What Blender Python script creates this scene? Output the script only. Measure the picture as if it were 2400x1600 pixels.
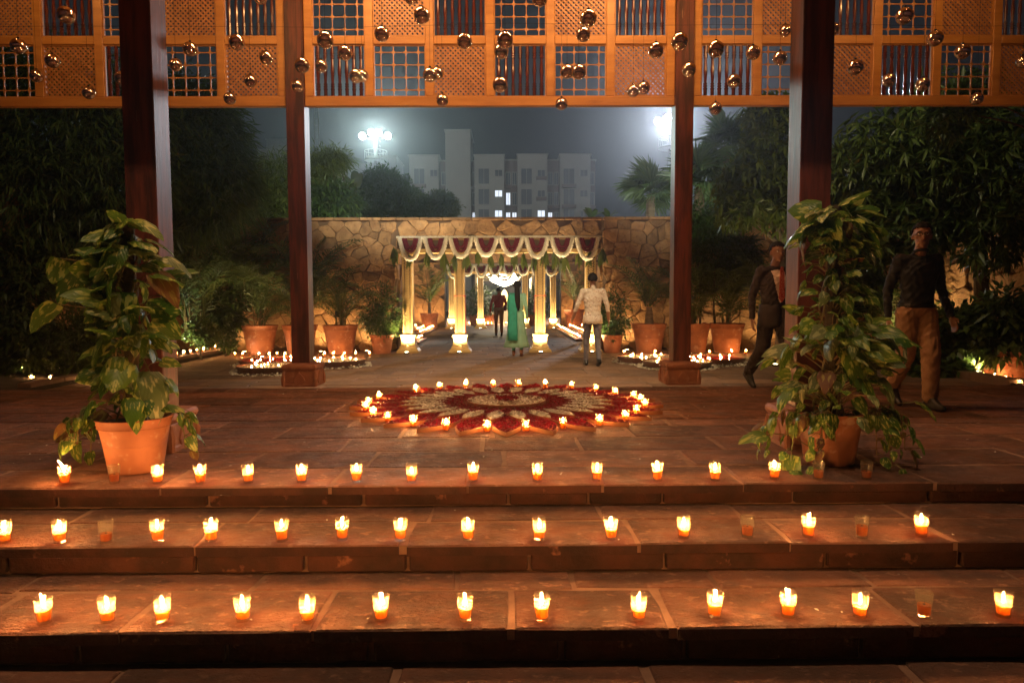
import bpy, bmesh, math, random
import numpy as np
from mathutils import Vector, Matrix

SC = bpy.context.scene
COL = SC.collection
for o in list(bpy.data.objects):
    bpy.data.objects.remove(o)
PI = math.pi
rad = math.radians
rnd = random.Random(11)
nrng = np.random.default_rng(5)

# ------------------------------------------------------------------ camera
CAM = Vector((0.0, 0.0, 1.05))
FPX = 1600.0
CAMROT = (Matrix.Rotation(rad(-0.466), 3, 'Z') @ Matrix.Rotation(PI / 2 - rad(3.58), 3, 'X')
          @ Matrix.Rotation(rad(-0.23), 3, 'Z'))
cd = bpy.data.cameras.new('camera')
cd.lens = 24.0
cd.sensor_width = 36.0
cd.clip_start = 0.05
cd.clip_end = 2000.0
cam = bpy.data.objects.new('camera', cd)
COL.objects.link(cam)
cam.matrix_world = Matrix.Translation(CAM) @ CAMROT.to_4x4()
SC.camera = cam

# ------------------------------------------------------------------ sky, exposure
world = bpy.data.worlds.new('World')
SC.world = world
world.use_nodes = True
wn = world.node_tree
wn.nodes.clear()
w_out = wn.nodes.new('ShaderNodeOutputWorld')
w_bg = wn.nodes.new('ShaderNodeBackground')
w_sky = wn.nodes.new('ShaderNodeTexSky')
w_sky.sky_type = 'NISHITA'
w_sky.sun_disc = False
w_sky.sun_elevation = rad(-3.0)
w_sky.sun_rotation = rad(180.0)
w_sky.dust_density = 3.0
w_sky.ozone_density = 2.0
w_bg.inputs['Strength'].default_value = 0.045
w_mix = wn.nodes.new('ShaderNodeMix')
w_mix.data_type = 'RGBA'
w_mix.inputs['Factor'].default_value = 0.62
w_mix.inputs[7].default_value = (0.158, 0.176, 0.204, 1)      # city light on the low cloud
wn.links.new(w_sky.outputs['Color'], w_mix.inputs[6])
wn.links.new(w_mix.outputs[2], w_bg.inputs['Color'])
wn.links.new(w_bg.outputs['Background'], w_out.inputs['Surface'])

SC.view_settings.view_transform = 'Standard'
SC.view_settings.look = 'None'
SC.view_settings.exposure = 0.0
SC.view_settings.gamma = 1.0
SC.render.engine = 'CYCLES'
cy = SC.cycles
cy.use_denoising = True
cy.max_bounces = 6
cy.diffuse_bounces = 3
cy.glossy_bounces = 3
cy.transmission_bounces = 4
cy.volume_bounces = 0
cy.transparent_max_bounces = 14
cy.caustics_reflective = False
cy.caustics_refractive = False
cy.sample_clamp_indirect = 3.0
cy.sample_clamp_direct = 0.0
cy.use_light_tree = True
cy.use_adaptive_sampling = True
cy.adaptive_threshold = 0.02
cy.volume_max_steps = 64


def ray(px, py):
    return CAMROT @ Vector(((px - 1200.0) / FPX, (800.0 - py) / FPX, -1.0))


def at_y(px, py, y):
    d = ray(px, py)
    return CAM + d * (y / d.y)


def at_z(px, py, z):
    d = ray(px, py)
    return CAM + d * ((z - CAM.z) / d.z)


# ------------------------------------------------------------------ object helpers
def link(o, parent=None):
    COL.objects.link(o)
    if parent is not None:
        o.parent = parent
    return o


def tag(o, label=None, cat=None, group=None, kind=None):
    if label: o['label'] = label
    if cat: o['category'] = cat
    if group: o['group'] = group
    if kind: o['kind'] = kind
    return o


def thing(name, label, cat, loc=(0, 0, 0), rz=0.0, group=None):
    o = bpy.data.objects.new(name, None)
    o.empty_display_size = 0.1
    o.location = loc
    o.rotation_euler = (0, 0, rz)
    link(o)
    return tag(o, label, cat, group)


def put(name, me, parent=None, loc=(0, 0, 0), rot=None, scale=None, mat=None):
    o = bpy.data.objects.new(name, me)
    o.location = loc
    if rot is not None:
        o.rotation_euler = rot
    if scale is not None:
        o.scale = scale if hasattr(scale, '__len__') else (scale,) * 3
    if mat is not None and not me.materials:
        me.materials.append(mat)
    return link(o, parent)


def np_mesh(name, verts, faces, mat=None, smooth=False):
    verts = np.asarray(verts, dtype=np.float32)
    faces = np.asarray(faces, dtype=np.int32)
    k = faces.shape[1]
    me = bpy.data.meshes.new(name)
    me.vertices.add(len(verts))
    me.vertices.foreach_set('co', verts.ravel())
    me.loops.add(faces.size)
    me.loops.foreach_set('vertex_index', faces.ravel())
    me.polygons.add(len(faces))
    me.polygons.foreach_set('loop_start', np.arange(0, faces.size, k, dtype=np.int32))
    me.update(calc_edges=True)
    me.validate()
    if smooth:
        me.shade_smooth()
    if mat:
        me.materials.append(mat)
    return me


class MB:
    """collects simple shapes and turns them into one mesh"""
    def __init__(self):
        self.v = []
        self.f = []
        self.m = []
        self.mi = 0

    def add(self, vs, fs):
        b = len(self.v)
        self.v += [tuple(p) for p in vs]
        for f in fs:
            self.f.append(tuple(i + b for i in f))
            self.m.append(self.mi)

    def box(self, c, s, rot=None, ch=0.0):
        hx, hy, hz = s[0] / 2, s[1] / 2, s[2] / 2
        if ch <= 0:
            vs = [Vector((x, y, z)) for z in (-hz, hz) for y in (-hy, hy) for x in (-hx, hx)]
            fs = [(0, 2, 3, 1), (4, 5, 7, 6), (0, 1, 5, 4), (2, 6, 7, 3), (0, 4, 6, 2), (1, 3, 7, 5)]
        else:
            ch = min(ch, hx * .9, hy * .9, hz * .9)
            def ring(x, y, z, k):
                return [Vector(p) for p in ((-x + k, -y, z), (x - k, -y, z), (x, -y + k, z), (x, y - k, z),
                                            (x - k, y, z), (-x + k, y, z), (-x, y - k, z), (-x, -y + k, z))]
            vs = (ring(hx - ch, hy - ch, -hz, ch * .3) + ring(hx, hy, -hz + ch, ch) +
                  ring(hx, hy, hz - ch, ch) + ring(hx - ch, hy - ch, hz, ch * .3))
            fs = [tuple(range(7, -1, -1)), tuple(range(24, 32))]
            for r in range(3):
                for i in range(8):
                    j = (i + 1) % 8
                    fs.append((r * 8 + i, r * 8 + j, r * 8 + 8 + j, r * 8 + 8 + i))
        c = Vector(c)
        if rot is not None:
            vs = [rot @ p for p in vs]
        self.add([p + c for p in vs], fs)
        return self

    def lathe(self, prof, seg=16, c=(0, 0, 0), cap0=True, cap1=True, sq=None):
        """prof: (radius, z) list; sq=4 with rotated start gives square sections"""
        c = Vector(c)
        vs, fs = [], []
        off = PI / 4 if sq else 0
        k = math.sqrt(2) if sq else 1
        for r, z in prof:
            for i in range(seg):
                a = off + 2 * PI * i / seg
                vs.append(c + Vector((math.cos(a) * r * k, math.sin(a) * r * k, z)))
        for j in range(len(prof) - 1):
            for i in range(seg):
                i2 = (i + 1) % seg
                fs.append((j * seg + i, j * seg + i2, (j + 1) * seg + i2, (j + 1) * seg + i))
        if cap0:
            fs.append(tuple(range(seg - 1, -1, -1)))
        if cap1:
            n = (len(prof) - 1) * seg
            fs.append(tuple(range(n, n + seg)))
        self.add(vs, fs)
        return self

    def tube(self, pts, r, seg=6, cap=True):
        pts = [Vector(p) for p in pts]
        rs = r if hasattr(r, '__len__') else [r] * len(pts)
        vs, fs = [], []
        n = len(pts)
        ref = Vector((0.31, 0.17, 0.93))
        prev = None
        for i, p in enumerate(pts):
            t = (pts[min(i + 1, n - 1)] - pts[max(i - 1, 0)])
            t = t.normalized() if t.length > 1e-9 else Vector((0, 0, 1))
            if prev is None:
                a = t.cross(ref)
                if a.length < 1e-3:
                    a = t.cross(Vector((1, 0, 0)))
            else:
                a = prev - t * prev.dot(t)
            a.normalize()
            prev = a
            b = t.cross(a)
            for k in range(seg):
                an = 2 * PI * k / seg
                vs.append(p + (a * math.cos(an) + b * math.sin(an)) * rs[i])
        for i in range(n - 1):
            for k in range(seg):
                k2 = (k + 1) % seg
                fs.append((i * seg + k, i * seg + k2, (i + 1) * seg + k2, (i + 1) * seg + k))
        if cap:
            fs.append(tuple(range(seg - 1, -1, -1)))
            fs.append(tuple(range((n - 1) * seg, n * seg)))
        self.add(vs, fs)
        return self

    def prism(self, poly, z0, z1, ch=0.0, xf=None):
        """poly: (x, y) outline counter-clockwise, extruded z0..z1, optional chamfer on the z1 side"""
        n = len(poly)
        cx = sum(p[0] for p in poly) / n
        cy_ = sum(p[1] for p in poly) / n
        vs = [Vector((x, y, z0)) for x, y in poly]
        fs = []
        if ch > 0:
            vs += [Vector((x, y, z1 - ch)) for x, y in poly]
            for x, y in poly:
                d = Vector((cx - x, cy_ - y, 0))
                l = max(d.length, 1e-6)
                k = min(ch * 1.3, l * .5) / l
                vs.append(Vector((x + d.x * k, y + d.y * k, z1)))
            rings = 2
        else:
            vs += [Vector((x, y, z1)) for x, y in poly]
            rings = 1
        for r in range(rings):
            for i in range(n):
                j = (i + 1) % n
                fs.append((r * n + i, r * n + j, r * n + n + j, r * n + n + i))
        fs.append(tuple(range(rings * n, rings * n + n)))
        fs.append(tuple(range(n - 1, -1, -1)))
        if xf is not None:
            vs = [xf(p) for p in vs]
        self.add(vs, fs)
        return self

    def mesh(self, name, mats, smooth=False):
        me = bpy.data.meshes.new(name)
        me.from_pydata(self.v, [], self.f)
        mats = mats if isinstance(mats, (list, tuple)) else [mats]
        for m in mats:
            me.materials.append(m)
        if len(mats) > 1:
            me.polygons.foreach_set('material_index', self.m)
        me.update()
        if smooth:
            me.shade_smooth()
        return me

    def build(self, name, mats, parent=None, smooth=False, loc=(0, 0, 0), rot=None):
        return put(name, self.mesh(name, mats, smooth), parent, loc, rot)


def smooth_angle(me, deg=40):
    """smooth shading with sharp edges above an angle"""
    me.shade_smooth()
    bm = bmesh.new()
    bm.from_mesh(me)
    lim = rad(deg)
    for e in bm.edges:
        if len(e.link_faces) != 2 or e.calc_face_angle(0) > lim:
            e.smooth = False
    bm.to_mesh(me)
    bm.free()


def dup(root, loc=None, rz=None, label=None):
    def cp(o, parent):
        c = o.copy()
        link(c, parent)
        for ch in kids.get(o.name, ()):
            cp(ch, c)
        return c
    kids = {}
    stack = [root]
    while stack:
        q = stack.pop()
        ch = list(q.children)
        kids[q.name] = ch
        stack += ch
    r = cp(root, None)
    if loc is not None: r.location = loc
    if rz is not None: r.rotation_euler = (0, 0, rz)
    if label: r['label'] = label
    return r


ORD = ('zeroth first second third fourth fifth sixth seventh eighth ninth tenth eleventh twelfth thirteenth fourteenth fifteenth '
       'sixteenth seventeenth eighteenth nineteenth twentieth twenty-first twenty-second twenty-third twenty-fourth twenty-fifth '
       'twenty-sixth twenty-seventh twenty-eighth twenty-ninth thirtieth').split()


# ------------------------------------------------------------------ materials
def newmat(name):
    m = bpy.data.materials.new(name)
    m.use_nodes = True
    nt = m.node_tree
    nt.nodes.clear()
    out = nt.nodes.new('ShaderNodeOutputMaterial')
    return m, nt, out


def rgba(c):
    return (c[0], c[1], c[2], 1.0)


def mixc(nt, fac, a, b, blend='MIX'):
    n = nt.nodes.new('ShaderNodeMix')
    n.data_type = 'RGBA'
    n.blend_type = blend
    for idx, val in ((0, fac), (6, a), (7, b)):
        if hasattr(val, 'node'):
            nt.links.new(val, n.inputs[idx])
        elif idx == 0:
            n.inputs[0].default_value = val
        else:
            n.inputs[idx].default_value = rgba(val)
    return n.outputs[2]


def noise(nt, scale, detail=5, rough=.6, coord='Object', stretch=None, off=None):
    tc = nt.nodes.new('ShaderNodeTexCoord')
    src = tc.outputs[coord]
    if stretch or off is not None:
        mp = nt.nodes.new('ShaderNodeMapping')
        if stretch: mp.inputs['Scale'].default_value = stretch
        nt.links.new(src, mp.inputs['Vector'])
        if off is not None:
            nt.links.new(off, mp.inputs['Location'])
        src = mp.outputs['Vector']
    n = nt.nodes.new('ShaderNodeTexNoise')
    n.inputs['Scale'].default_value = scale
    n.inputs['Detail'].default_value = detail
    n.inputs['Roughness'].default_value = rough
    nt.links.new(src, n.inputs['Vector'])
    return n.outputs['Fac']


def ramp(nt, fac, p0, p1, v0=0., v1=1.):
    n = nt.nodes.new('ShaderNodeMapRange')
    n.inputs[1].default_value = p0
    n.inputs[2].default_value = p1
    n.inputs[3].default_value = v0
    n.inputs[4].default_value = v1
    nt.links.new(fac, n.inputs[0])
    return n.outputs[0]


def objrand(nt):
    return nt.nodes.new('ShaderNodeObjectInfo').outputs['Random']


def objoff(nt):
    """a random per-object offset for texture space"""
    r = objrand(nt)
    c = nt.nodes.new('ShaderNodeCombineXYZ')
    for i, k in enumerate((37., 91., 53.)):
        m = nt.nodes.new('ShaderNodeMath')
        m.operation = 'MULTIPLY'
        m.inputs[1].default_value = k
        nt.links.new(r, m.inputs[0])
        nt.links.new(m.outputs[0], c.inputs[i])
    return c.outputs[0]


def mat(name, col, rough=.6, metal=0., col2=None, nscale=4., nrange=(.4, .65), col3=None, n3=14., r3=(.55, .75), spec=.5, rand=0.,
        bump=None, stretch=None, coat=0., sheen=0., randcol=None, rrange=None):
    m, nt, out = newmat(name)
    b = nt.nodes.new('ShaderNodeBsdfPrincipled')
    nt.links.new(b.outputs[0], out.inputs['Surface'])
    c = None
    off = objoff(nt) if rand or randcol else None
    if col2 is not None:
        f = ramp(nt, noise(nt, nscale, stretch=stretch, off=off), *nrange)
        c = mixc(nt, f, col, col2)
    if randcol is not None:
        c = mixc(nt, ramp(nt, objrand(nt), 0., 1.), c if c is not None else col, randcol, 'MIX')
        c.node.inputs[0].default_value = 1.
    if col3 is not None:
        f = ramp(nt, noise(nt, n3, stretch=stretch, off=off), *r3)
        c = mixc(nt, f, c if c is not None else col, col3)
    if rand:
        hs = nt.nodes.new('ShaderNodeHueSaturation')
        nt.links.new(ramp(nt, objrand(nt), 0., 1., 1. - rand, 1. + rand), hs.inputs['Value'])
        if c is not None:
            nt.links.new(c, hs.inputs['Color'])
        else:
            hs.inputs['Color'].default_value = rgba(col)
        c = hs.outputs[0]
    if c is not None:
        nt.links.new(c, b.inputs['Base Color'])
    else:
        b.inputs['Base Color'].default_value = rgba(col)
    if rrange is not None:
        nt.links.new(ramp(nt, noise(nt, 9., off=off), .3, .7, rrange[0], rrange[1]), b.inputs['Roughness'])
    else:
        b.inputs['Roughness'].default_value = rough
    b.inputs['Metallic'].default_value = metal
    b.inputs['Specular IOR Level'].default_value = spec
    b.inputs['Coat Weight'].default_value = coat
    if sheen:
        b.inputs['Sheen Weight'].default_value = sheen
    if bump:
        bn = nt.nodes.new('ShaderNodeBump')
        bn.inputs['Strength'].default_value = bump[1]
        bn.inputs['Distance'].default_value = bump[2] if len(bump) > 2 else .01
        nt.links.new(noise(nt, bump[0], 8, .65, stretch=stretch, off=off), bn.inputs['Height'])
        nt.links.new(bn.outputs[0], b.inputs['Normal'])
    return m


def leafmat(name, col, col2, rough=.42, transl=.35, spec=.45, streak=None):
    m, nt, out = newmat(name)
    b = nt.nodes.new('ShaderNodeBsdfPrincipled')
    t = nt.nodes.new('ShaderNodeBsdfTranslucent')
    mx = nt.nodes.new('ShaderNodeMixShader')
    mx.inputs[0].default_value = transl
    geo = nt.nodes.new('ShaderNodeNewGeometry')
    c = mixc(nt, geo.outputs['Random Per Island'], col, col2)
    if streak is not None:
        c = mixc(nt, objrand(nt), col, col2)
        tc = nt.nodes.new('ShaderNodeTexCoord')
        mp = nt.nodes.new('ShaderNodeMapping')
        mp.inputs['Scale'].default_value = (2.0, 5.5, 9.)
        mp.inputs['Rotation'].default_value = (0, 0, rad(32))
        # mirrored about the midrib: |y|
        sx = nt.nodes.new('ShaderNodeSeparateXYZ')
        nt.links.new(tc.outputs['Object'], sx.inputs[0])
        ab = nt.nodes.new('ShaderNodeMath'); ab.operation = 'ABSOLUTE'
        nt.links.new(sx.outputs[1], ab.inputs[0])
        cb = nt.nodes.new('ShaderNodeCombineXYZ')
        nt.links.new(sx.outputs[0], cb.inputs[0]); nt.links.new(ab.outputs[0], cb.inputs[1])
        nt.links.new(objrand(nt), cb.inputs[2])
        nt.links.new(cb.outputs[0], mp.inputs['Vector'])
        nz = nt.nodes.new('ShaderNodeTexNoise')
        nz.inputs['Scale'].default_value = 1.6
        nz.inputs['Detail'].default_value = 3
        nt.links.new(mp.outputs[0], nz.inputs['Vector'])
        f = ramp(nt, nz.outputs['Fac'], .53, .60)
        c = mixc(nt, f, c, streak)
        wv = nt.nodes.new('ShaderNodeTexWave')
        wv.inputs['Scale'].default_value = 1.3
        wv.inputs['Distortion'].default_value = .6
        nt.links.new(mp.outputs[0], wv.inputs['Vector'])
        bn = nt.nodes.new('ShaderNodeBump')
        bn.inputs['Strength'].default_value = .35
        bn.inputs['Distance'].default_value = .004
        nt.links.new(wv.outputs['Fac'], bn.inputs['Height'])
        nt.links.new(bn.outputs[0], b.inputs['Normal'])
    nt.links.new(c, b.inputs['Base Color'])
    nt.links.new(c, t.inputs['Color'])
    b.inputs['Roughness'].default_value = rough
    b.inputs['Specular IOR Level'].default_value = spec
    nt.links.new(b.outputs[0], mx.inputs[1])
    nt.links.new(t.outputs[0], mx.inputs[2])
    nt.links.new(mx.outputs[0], out.inputs['Surface'])
    return m


def emitmat(name, col, strength, sampling='AUTO'):
    m, nt, out = newmat(name)
    e = nt.nodes.new('ShaderNodeEmission')
    e.inputs['Color'].default_value = rgba(col)
    e.inputs['Strength'].default_value = strength
    nt.links.new(e.outputs[0], out.inputs['Surface'])
    m.cycles.emission_sampling = sampling
    return m


MT = {}
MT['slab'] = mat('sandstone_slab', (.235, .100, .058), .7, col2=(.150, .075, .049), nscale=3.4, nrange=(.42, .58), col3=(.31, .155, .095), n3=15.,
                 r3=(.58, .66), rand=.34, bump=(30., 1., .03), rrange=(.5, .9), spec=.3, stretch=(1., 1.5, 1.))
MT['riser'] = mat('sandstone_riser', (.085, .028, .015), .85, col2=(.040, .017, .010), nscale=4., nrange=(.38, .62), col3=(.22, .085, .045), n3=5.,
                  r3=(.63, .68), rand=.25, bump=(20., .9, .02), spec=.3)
MT['mortar'] = mat('mortar', (.30, .160, .095), .9, col2=(.19, .095, .055), nscale=5., bump=(30., .6, .01))
MT['court'] = mat('courtyard_stone', (.23, .13, .075), .75, col2=(.17, .105, .065), nscale=1.4, col3=(.31, .20, .125), n3=4.5, rand=.22,
                  bump=(14., .7, .015), rrange=(.55, .85), spec=.3)
MT['soil'] = mat('soil', (.035, .025, .016), .95, col2=(.06, .04, .025), bump=(20., .8, .03))
MT['ground'] = mat('ground_earth', (.06, .055, .045), .95, col2=(.04, .045, .03), nscale=.3)
MT['wallstone'] = mat('wall_stone', (.36, .215, .10), .8, col2=(.25, .14, .065), nscale=4., nrange=(.38, .62), col3=(.15, .085, .045), n3=9., r3=(.56, .72),
                      rand=.30, bump=(9., 1., .05), spec=.3)
MT['walljoint'] = mat('wall_joint', (.13, .08, .045), .95, bump=(20., .8, .02))
MT['terracotta'] = mat('terracotta', (.39, .14, .062), .72, col2=(.27, .09, .042), nscale=4., col3=(.50, .29, .19), n3=9., r3=(.57, .70), rand=.1, bump=(40., .15, .004))
MT['pillarwood'] = mat('pillar_timber', (.125, .030, .016), .42, col2=(.045, .014, .009), nscale=4., nrange=(.40, .60), col3=(.27, .16, .10), n3=5.,
                       r3=(.68, .76), spec=.5, bump=(7., .35, .008), stretch=(4., 4., .45), rand=.05)
MT['pedestal'] = mat('pedestal_stone', (.30, .115, .06), .6, col2=(.22, .08, .045), nscale=5., col3=(.36, .18, .11), n3=11., rand=.08, bump=(16., .5, .012))
MT['screenwood'] = mat('screen_timber', (.54, .265, .065), .42, col2=(.42, .185, .04), nscale=2.2, nrange=(.36, .66), col3=(.25, .09, .02), n3=6.,
                       r3=(.66, .82), bump=(7., .22, .004), stretch=(.7, 3., 4.5), rand=.04)
MT['screenslat'] = mat('screen_slat', (.47, .225, .065), .45, col2=(.36, .155, .04), nscale=5., rand=.1, bump=(12., .2, .003))
MT['baluster'] = mat('baluster_varnish', (.10, .018, .007), .18, col2=(.055, .011, .005), nscale=3., stretch=(6., 6., .6), spec=.6)
MT['fixture'] = mat('fixture_metal', (.05, .05, .05), .4, metal=.8)
MT['goldpaint'] = mat('gold_paint', (.62, .43, .17), .45, col2=(.52, .34, .12), nscale=8., spec=.5, bump=(40., .25, .003))
MT['golddark'] = mat('gold_recess', (.10, .055, .018), .7)
MT['whiteflower'] = mat('white_flower', (.84, .80, .68), .7, col2=(.74, .67, .50), nscale=30.)
MT['redpetal'] = mat('red_petal', (.33, .003, .016), .5, col2=(.13, .0015, .007), nscale=40., spec=.12)
MT['maroon'] = mat('maroon_flower', (.20, .012, .028), .65, col2=(.12, .006, .016), nscale=30.)
MT['traywood'] = mat('tray_wood', (.34, .125, .045), .55, col2=(.24, .085, .03), nscale=5., bump=(20., .2, .003))
MT['bowl'] = mat('clay_bowl', (.20, .085, .05), .55, col2=(.12, .055, .035), nscale=5., bump=(20., .2, .004))
MT['waterred'] = mat('red_water', (.33, .01, .02), .08, spec=.5)
MT['plaster'] = mat('building_plaster', (.42, .40, .36), .85, col2=(.36, .34, .31), nscale=.12)
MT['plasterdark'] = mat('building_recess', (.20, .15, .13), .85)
MT['darkglass'] = mat('dark_window', (.09, .095, .11), .4)
MT['steel'] = mat('mast_steel', (.38, .40, .38), .45, metal=.6)
MT['bark'] = mat('bark', (.085, .06, .04), .9, col2=(.05, .035, .022), nscale=6., bump=(12., .8, .02), stretch=(3., 3., .6))
MT['palmtrunk'] = mat('palm_trunk', (.22, .16, .11), .85, col2=(.12, .085, .055), nscale=5., stretch=(1., 1., 6.), bump=(8., .8, .03))
MT['stem'] = mat('plant_stem', (.13, .14, .035), .5, col2=(.22, .11, .035), nscale=7.)
MT['mosspole'] = mat('moss_pole', (.085, .06, .03), .95, col2=(.05, .04, .02), nscale=20., bump=(40., .9, .02))
MT['leaf_dark'] = leafmat('leaf_dark', (.045, .082, .016), (.09, .13, .03), transl=.35)
MT['leaf_mid'] = leafmat('leaf_mid', (.040, .078, .014), (.085, .13, .03), transl=.35)
MT['leaf_light'] = leafmat('leaf_light', (.075, .115, .018), (.13, .17, .035), transl=.4)
MT['leaf_bush'] = leafmat('leaf_bush', (.04, .09, .02), (.08, .14, .035), transl=.35)
MT['leaf_palm'] = leafmat('leaf_palm', (.055, .095, .018), (.115, .15, .035), transl=.38)
MT['leaf_fan'] = leafmat('leaf_fan', (.07, .125, .045), (.12, .17, .065), transl=.4)
MT['leaf_brown'] = leafmat('leaf_brown', (.12, .06, .02), (.20, .10, .03), transl=.25)
MT['pothos'] = leafmat('pothos_leaf', (.045, .125, .014), (.125, .205, .022), rough=.34, transl=.38, spec=.5, streak=(.38, .42, .09))
MT['pothos_pale'] = leafmat('pothos_pale', (.11, .165, .05), (.17, .20, .07), rough=.38, transl=.34, spec=.5, streak=(.40, .42, .18))
MT['pothos_dry'] = leafmat('pothos_dry', (.10, .035, .012), (.20, .10, .025), rough=.55, transl=.3, streak=(.26, .20, .04))
MT['mango'] = leafmat('mango_leaf', (.065, .10, .018), (.12, .15, .03), transl=.3)
MT['flame'] = emitmat('candle_flame', (1.0, .45, .135), 1150.)
MT['wick'] = mat('wick', (.02, .015, .01), .9)
MT['skin'] = mat('skin', (.26, .13, .075), .5)
MT['hair'] = mat('hair', (.010, .008, .007), .75, spec=.2)
MT['black'] = mat('black_cloth', (.012, .012, .015), .8, sheen=.2)
MT['blackshoe'] = mat('black_shoe', (.012, .011, .010), .35)


def glassmat():
    m, nt, out = newmat('tumbler_glass')
    tr = nt.nodes.new('ShaderNodeBsdfTransparent')
    tr.inputs[0].default_value = (.97, .97, .96, 1)
    tl = nt.nodes.new('ShaderNodeBsdfTranslucent')
    tl.inputs[0].default_value = (.9, .72, .42, 1)
    gl = nt.nodes.new('ShaderNodeBsdfGlossy')
    gl.inputs['Roughness'].default_value = .16
    m1 = nt.nodes.new('ShaderNodeMixShader'); m1.inputs[0].default_value = .09
    nt.links.new(tr.outputs[0], m1.inputs[1]); nt.links.new(tl.outputs[0], m1.inputs[2])
    fr = nt.nodes.new('ShaderNodeFresnel'); fr.inputs[0].default_value = 1.45
    m2 = nt.nodes.new('ShaderNodeMixShader')
    nt.links.new(ramp(nt, fr.outputs[0], 0., 1., 0.02, .22), m2.inputs[0])
    nt.links.new(m1.outputs[0], m2.inputs[1]); nt.links.new(gl.outputs[0], m2.inputs[2])
    nt.links.new(m2.outputs[0], out.inputs['Surface'])
    return m


def oilmat():
    m, nt, out = newmat('amber_oil')
    tr = nt.nodes.new('ShaderNodeBsdfTransparent')
    tr.inputs[0].default_value = (.96, .50, .10, 1)
    tl = nt.nodes.new('ShaderNodeBsdfTranslucent')
    tl.inputs[0].default_value = (.92, .30, .018, 1)
    gl = nt.nodes.new('ShaderNodeBsdfGlossy')
    gl.inputs['Roughness'].default_value = .4
    m1 = nt.nodes.new('ShaderNodeMixShader'); m1.inputs[0].default_value = .42
    nt.links.new(tr.outputs[0], m1.inputs[1]); nt.links.new(tl.outputs[0], m1.inputs[2])
    m2 = nt.nodes.new('ShaderNodeMixShader'); m2.inputs[0].default_value = .05
    nt.links.new(m1.outputs[0], m2.inputs[1]); nt.links.new(gl.outputs[0], m2.inputs[2])
    nt.links.new(m2.outputs[0], out.inputs['Surface'])
    return m


MT['glass'] = glassmat()
MT['oil'] = oilmat()


def ballmat():
    m, nt, out = newmat('mirror_glass')
    gl = nt.nodes.new('ShaderNodeBsdfGlossy')
    gl.inputs['Color'].default_value = (.97, .92, .86, 1)
    gl.inputs['Roughness'].default_value = .02
    tr = nt.nodes.new('ShaderNodeBsdfTransparent')
    tr.inputs[0].default_value = (.82, .74, .66, 1)
    mx = nt.nodes.new('ShaderNodeMixShader'); mx.inputs[0].default_value = .82
    nt.links.new(tr.outputs[0], mx.inputs[1]); nt.links.new(gl.outputs[0], mx.inputs[2])
    nt.links.new(mx.outputs[0], out.inputs['Surface'])
    return m


MT['ball'] = ballmat()


def spot(name, loc, target, power, col, angle=60., blend=.6, size=.05, parent=None):
    l = bpy.data.lights.new(name, 'SPOT')
    l.energy = power
    l.color = col
    l.spot_size = rad(angle)
    l.spot_blend = blend
    l.shadow_soft_size = size
    o = bpy.data.objects.new(name, l)
    o.location = loc
    d = Vector(target) - Vector(loc)
    o.rotation_euler = d.to_track_quat('-Z', 'Y').to_euler()
    link(o)
    if parent is not None:
        o.parent = parent
        o.matrix_parent_inverse = Matrix.Translation(parent.location).inverted()
    return o


WARM = (1.0, .56, .22)
COOL = (.86, .95, 1.0)
CREAM = (1.0, .72, .38)
# ================================================================== levels
CY = -0.22                       # courtyard floor
PLAT0, PLAT1 = 3.80, 8.08        # platform front and back edge
STEP = ((3.22, -0.130), (2.67, -0.277))
GZ = -0.431                      # paving the camera stands on
WALL_Y = 16.75
WALL_TOP = 2.95
SIDE_L, SIDE_R = -8.5, 8.6


def slab_mesh(poly, top, thick, ch, mt, name='paving_slab', edge=None):
    b = MB()
    b.prism(poly, top - thick, top, ch)
    if edge is not None:
        n = len(poly)
        b.m = [1 if i < n else 0 for i in range(len(b.f))]
        return b.mesh(name, [mt, edge])
    return b.mesh(name, mt)


def ragged(x0, x1, y0, y1, j):
    p = []
    for (ax, ay), (bx, by) in (((x0, y0), (x1, y0)), ((x1, y0), (x1, y1)), ((x1, y1), (x0, y1)), ((x0, y1), (x0, y0))):
        p.append((ax + rnd.uniform(-j, j), ay + rnd.uniform(-j, j)))
        t = rnd.uniform(.3, .7)
        p.append((ax + (bx - ax) * t + rnd.uniform(-j, j) * .6, ay + (by - ay) * t + rnd.uniform(-j, j) * .6))
    return p


def slab_row(parent, y0, y1, z, x0, x1, wmin, wmax, gap, mt, thick=.04, ch=.006, jit=.010, name='paving_slab', jz=.003, front=False):
    x = x0 - rnd.uniform(0, wmax)
    while x < x1:
        w = rnd.uniform(wmin, wmax)
        g = gap * rnd.uniform(.5, 1.5)
        cx, cyy = x + w / 2, (y0 + y1) / 2
        p = ragged(-w / 2 + g / 2, w / 2 - g / 2, -(y1 - y0) / 2 + (0 if front else g / 2), (y1 - y0) / 2 - g / 2, jit)
        if front:
            p = [(a, max(b, -(y1 - y0) / 2 + rnd.uniform(-.004, .004)) if b < -(y1 - y0) / 2 + .05 else b) for a, b in p]
        dz = rnd.uniform(-jz, jz)
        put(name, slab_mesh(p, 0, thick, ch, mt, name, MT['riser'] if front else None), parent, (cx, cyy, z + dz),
            (rnd.uniform(-.003, .003), rnd.uniform(-.002, .002), 0))
        x += w


# ground to the horizon
g = MB()
g.box((0, 300, -1.02), (1800, 1800, .2))
tag(g.build('ground', MT['ground']), kind='structure')

# front paving the photographer stands on
b = MB(); b.box((0, -1.5, GZ - .10), (14, 8.5, .18))
pav = tag(b.build('lower_paving', MT['mortar']), kind='structure')
for k, (ya, yb) in enumerate(((1.10, 1.67), (1.67, 2.22), (2.22, 2.69))):
    slab_row(pav, ya, yb, GZ, -2.6, 2.6, .7, 1.2, .03, MT['slab'])

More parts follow.
